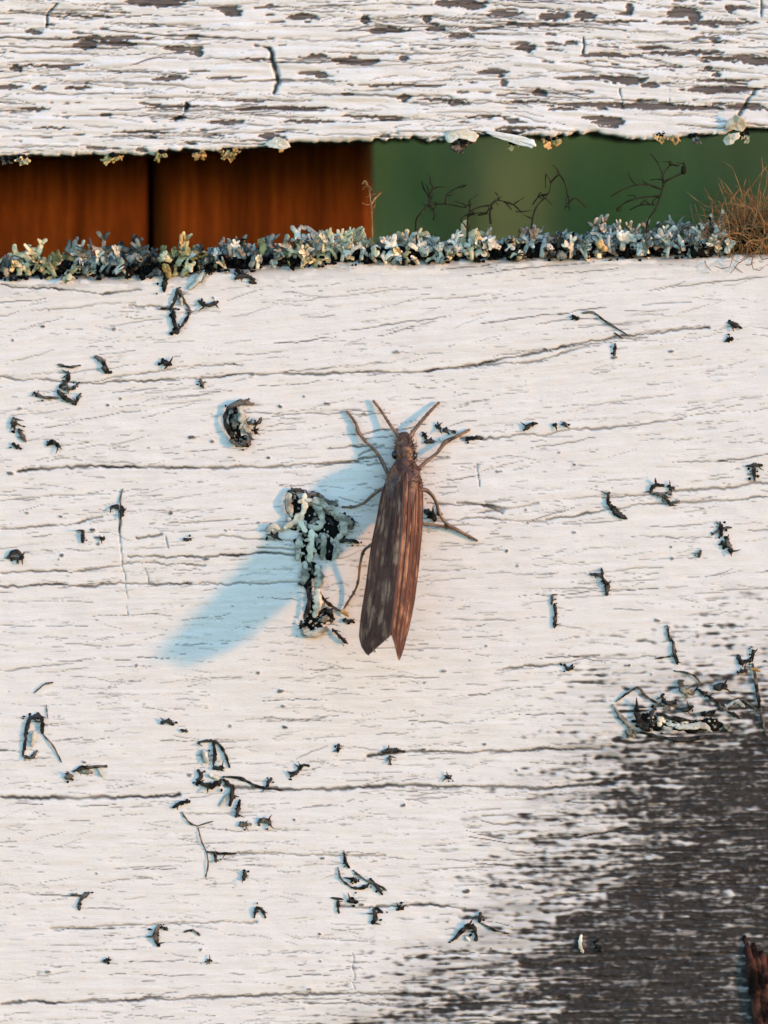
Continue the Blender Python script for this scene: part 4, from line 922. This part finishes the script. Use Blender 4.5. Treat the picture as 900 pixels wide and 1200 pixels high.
# wings: rows down the body, (py, outer x, inner x) ; inner is the roof ridge, then the notch at the tail
WL = [(553,458,470),(557,455.5,472.5),(563,452.5,473.5),(577,447,473),(609,441,471.5),(637,435,470),(688,428,464.5),(722,422.5,460.5),(745,420.5,458),(752,421.6,450),(759,424,441.5),(765,428,434.5),(768,431,432.2)]
WR = [(553,489,478),(557,492.5,475),(563,495,474),(586,496,473),(620,495,471.2),(665,491,467),(705,486,462.5),(739,479,459),(746,476.8,459.4),(753,475,461.8),(765,471.8,464.8),(774,468,467.2)]
def wing_pt(T, u, v, side):
    py = T[0][0] + (T[-1][0]-T[0][0])*u
    xo = np.interp(py, [r[0] for r in T], [r[1] for r in T]); xi = np.interp(py, [r[0] for r in T], [r[2] for r in T])
    full = abs(np.interp(min(py, 742), [r[0] for r in T], [r[1] for r in T]) - np.interp(min(py, 742), [r[0] for r in T], [r[2] for r in T]))
    x = xi + (xo-xi)*v
    frac = np.clip(abs(x - np.interp(py, [551, 745, 775], [473.5, 458, 456]))/max(full, 1e-3), 0, 1.3)     # 0 ridge .. 1 outer edge
    am = amean(py); hr = am + 14; ho = max(am - 15, 9)
    h = hr + (ho-hr)*(0.55*frac + 0.45*frac**2.4)
    h += 0.9*math.sin(frac*19)*min(1, u*4)*.8                                                              # veins stand up between pleats
    if side < 0: h += .6
    return x, py, h, frac
for T, side in ((WL, -1), (WR, 1)):
    nu, nv_ = 72, 22; co = []; fr = []
    for layer in (0, -1.3):
        for i in range(nu+1):
            for j in range(nv_+1):
                x, py, h, f = wing_pt(T, i/nu, j/nv_, side); co.append(P(x, py, h + layer) - ofs); fr.append((i/nu, f))
    fc = []; K = (nu+1)*(nv_+1)
    for i in range(nu):
        for j in range(nv_):
            a = i*(nv_+1)+j; fc.append((a, a+1, a+nv_+2, a+nv_+1)); fc.append((K+a, K+a+nv_+1, K+a+nv_+2, K+a+1))
    for i in range(nu):
        for j in (0, nv_):
            a = i*(nv_+1)+j; fc.append((a, a+nv_+1, K+a+nv_+1, K+a))
    for j in range(nv_):
        for i in (0, nu):
            a = i*(nv_+1)+j; fc.append((a, a+1, K+a+1, K+a))
    me = bpy.data.meshes.new('forewing'); me.from_pydata(co, [], fc); uvl = me.uv_layers.new(name='wing')
    for lp in me.loops: uvl.data[lp.index].uv = (fr[lp.vertex_index][0] + (3 if side > 0 else 0), fr[lp.vertex_index][1])
    bm = bmesh.new(); bm.from_mesh(me); bmesh.ops.recalc_face_normals(bm, faces=bm.faces); bm.to_mesh(me); bm.free()
    me.polygons.foreach_set('use_smooth', [True]*len(me.polygons)); me.materials.append(M['wing'])
    wg = bpy.data.objects.new('forewing', me); C.objects.link(wg); wg.parent = fly
    wg['label'] = 'left forewing, dark brown in shade' if side < 0 else 'right forewing, reddish brown in the sun'
    for vi, (v0, v1, u0, u1) in enumerate([(.02, .02, .02, .99), (.25, .30, .05, .97), (.45, .55, .06, .97), (.62, .74, .05, .98), (.80, .90, .04, .98), (.98, .985, .02, .99)]):
        vb = MB(); pts = []
        for i in range(26):
            u = u0 + (u1-u0)*i/25; x, py, h, f = wing_pt(T, u, v0 + (v1-v0)*i/25, side); pts.append(P(x, py, h + .5))
        vb.tube(pts, [(.85 - .4*i/25)/S for i in range(26)], 5); vb.v = [q for q in vb.v]
        o = vb.build('vein', M['vein'], wg)
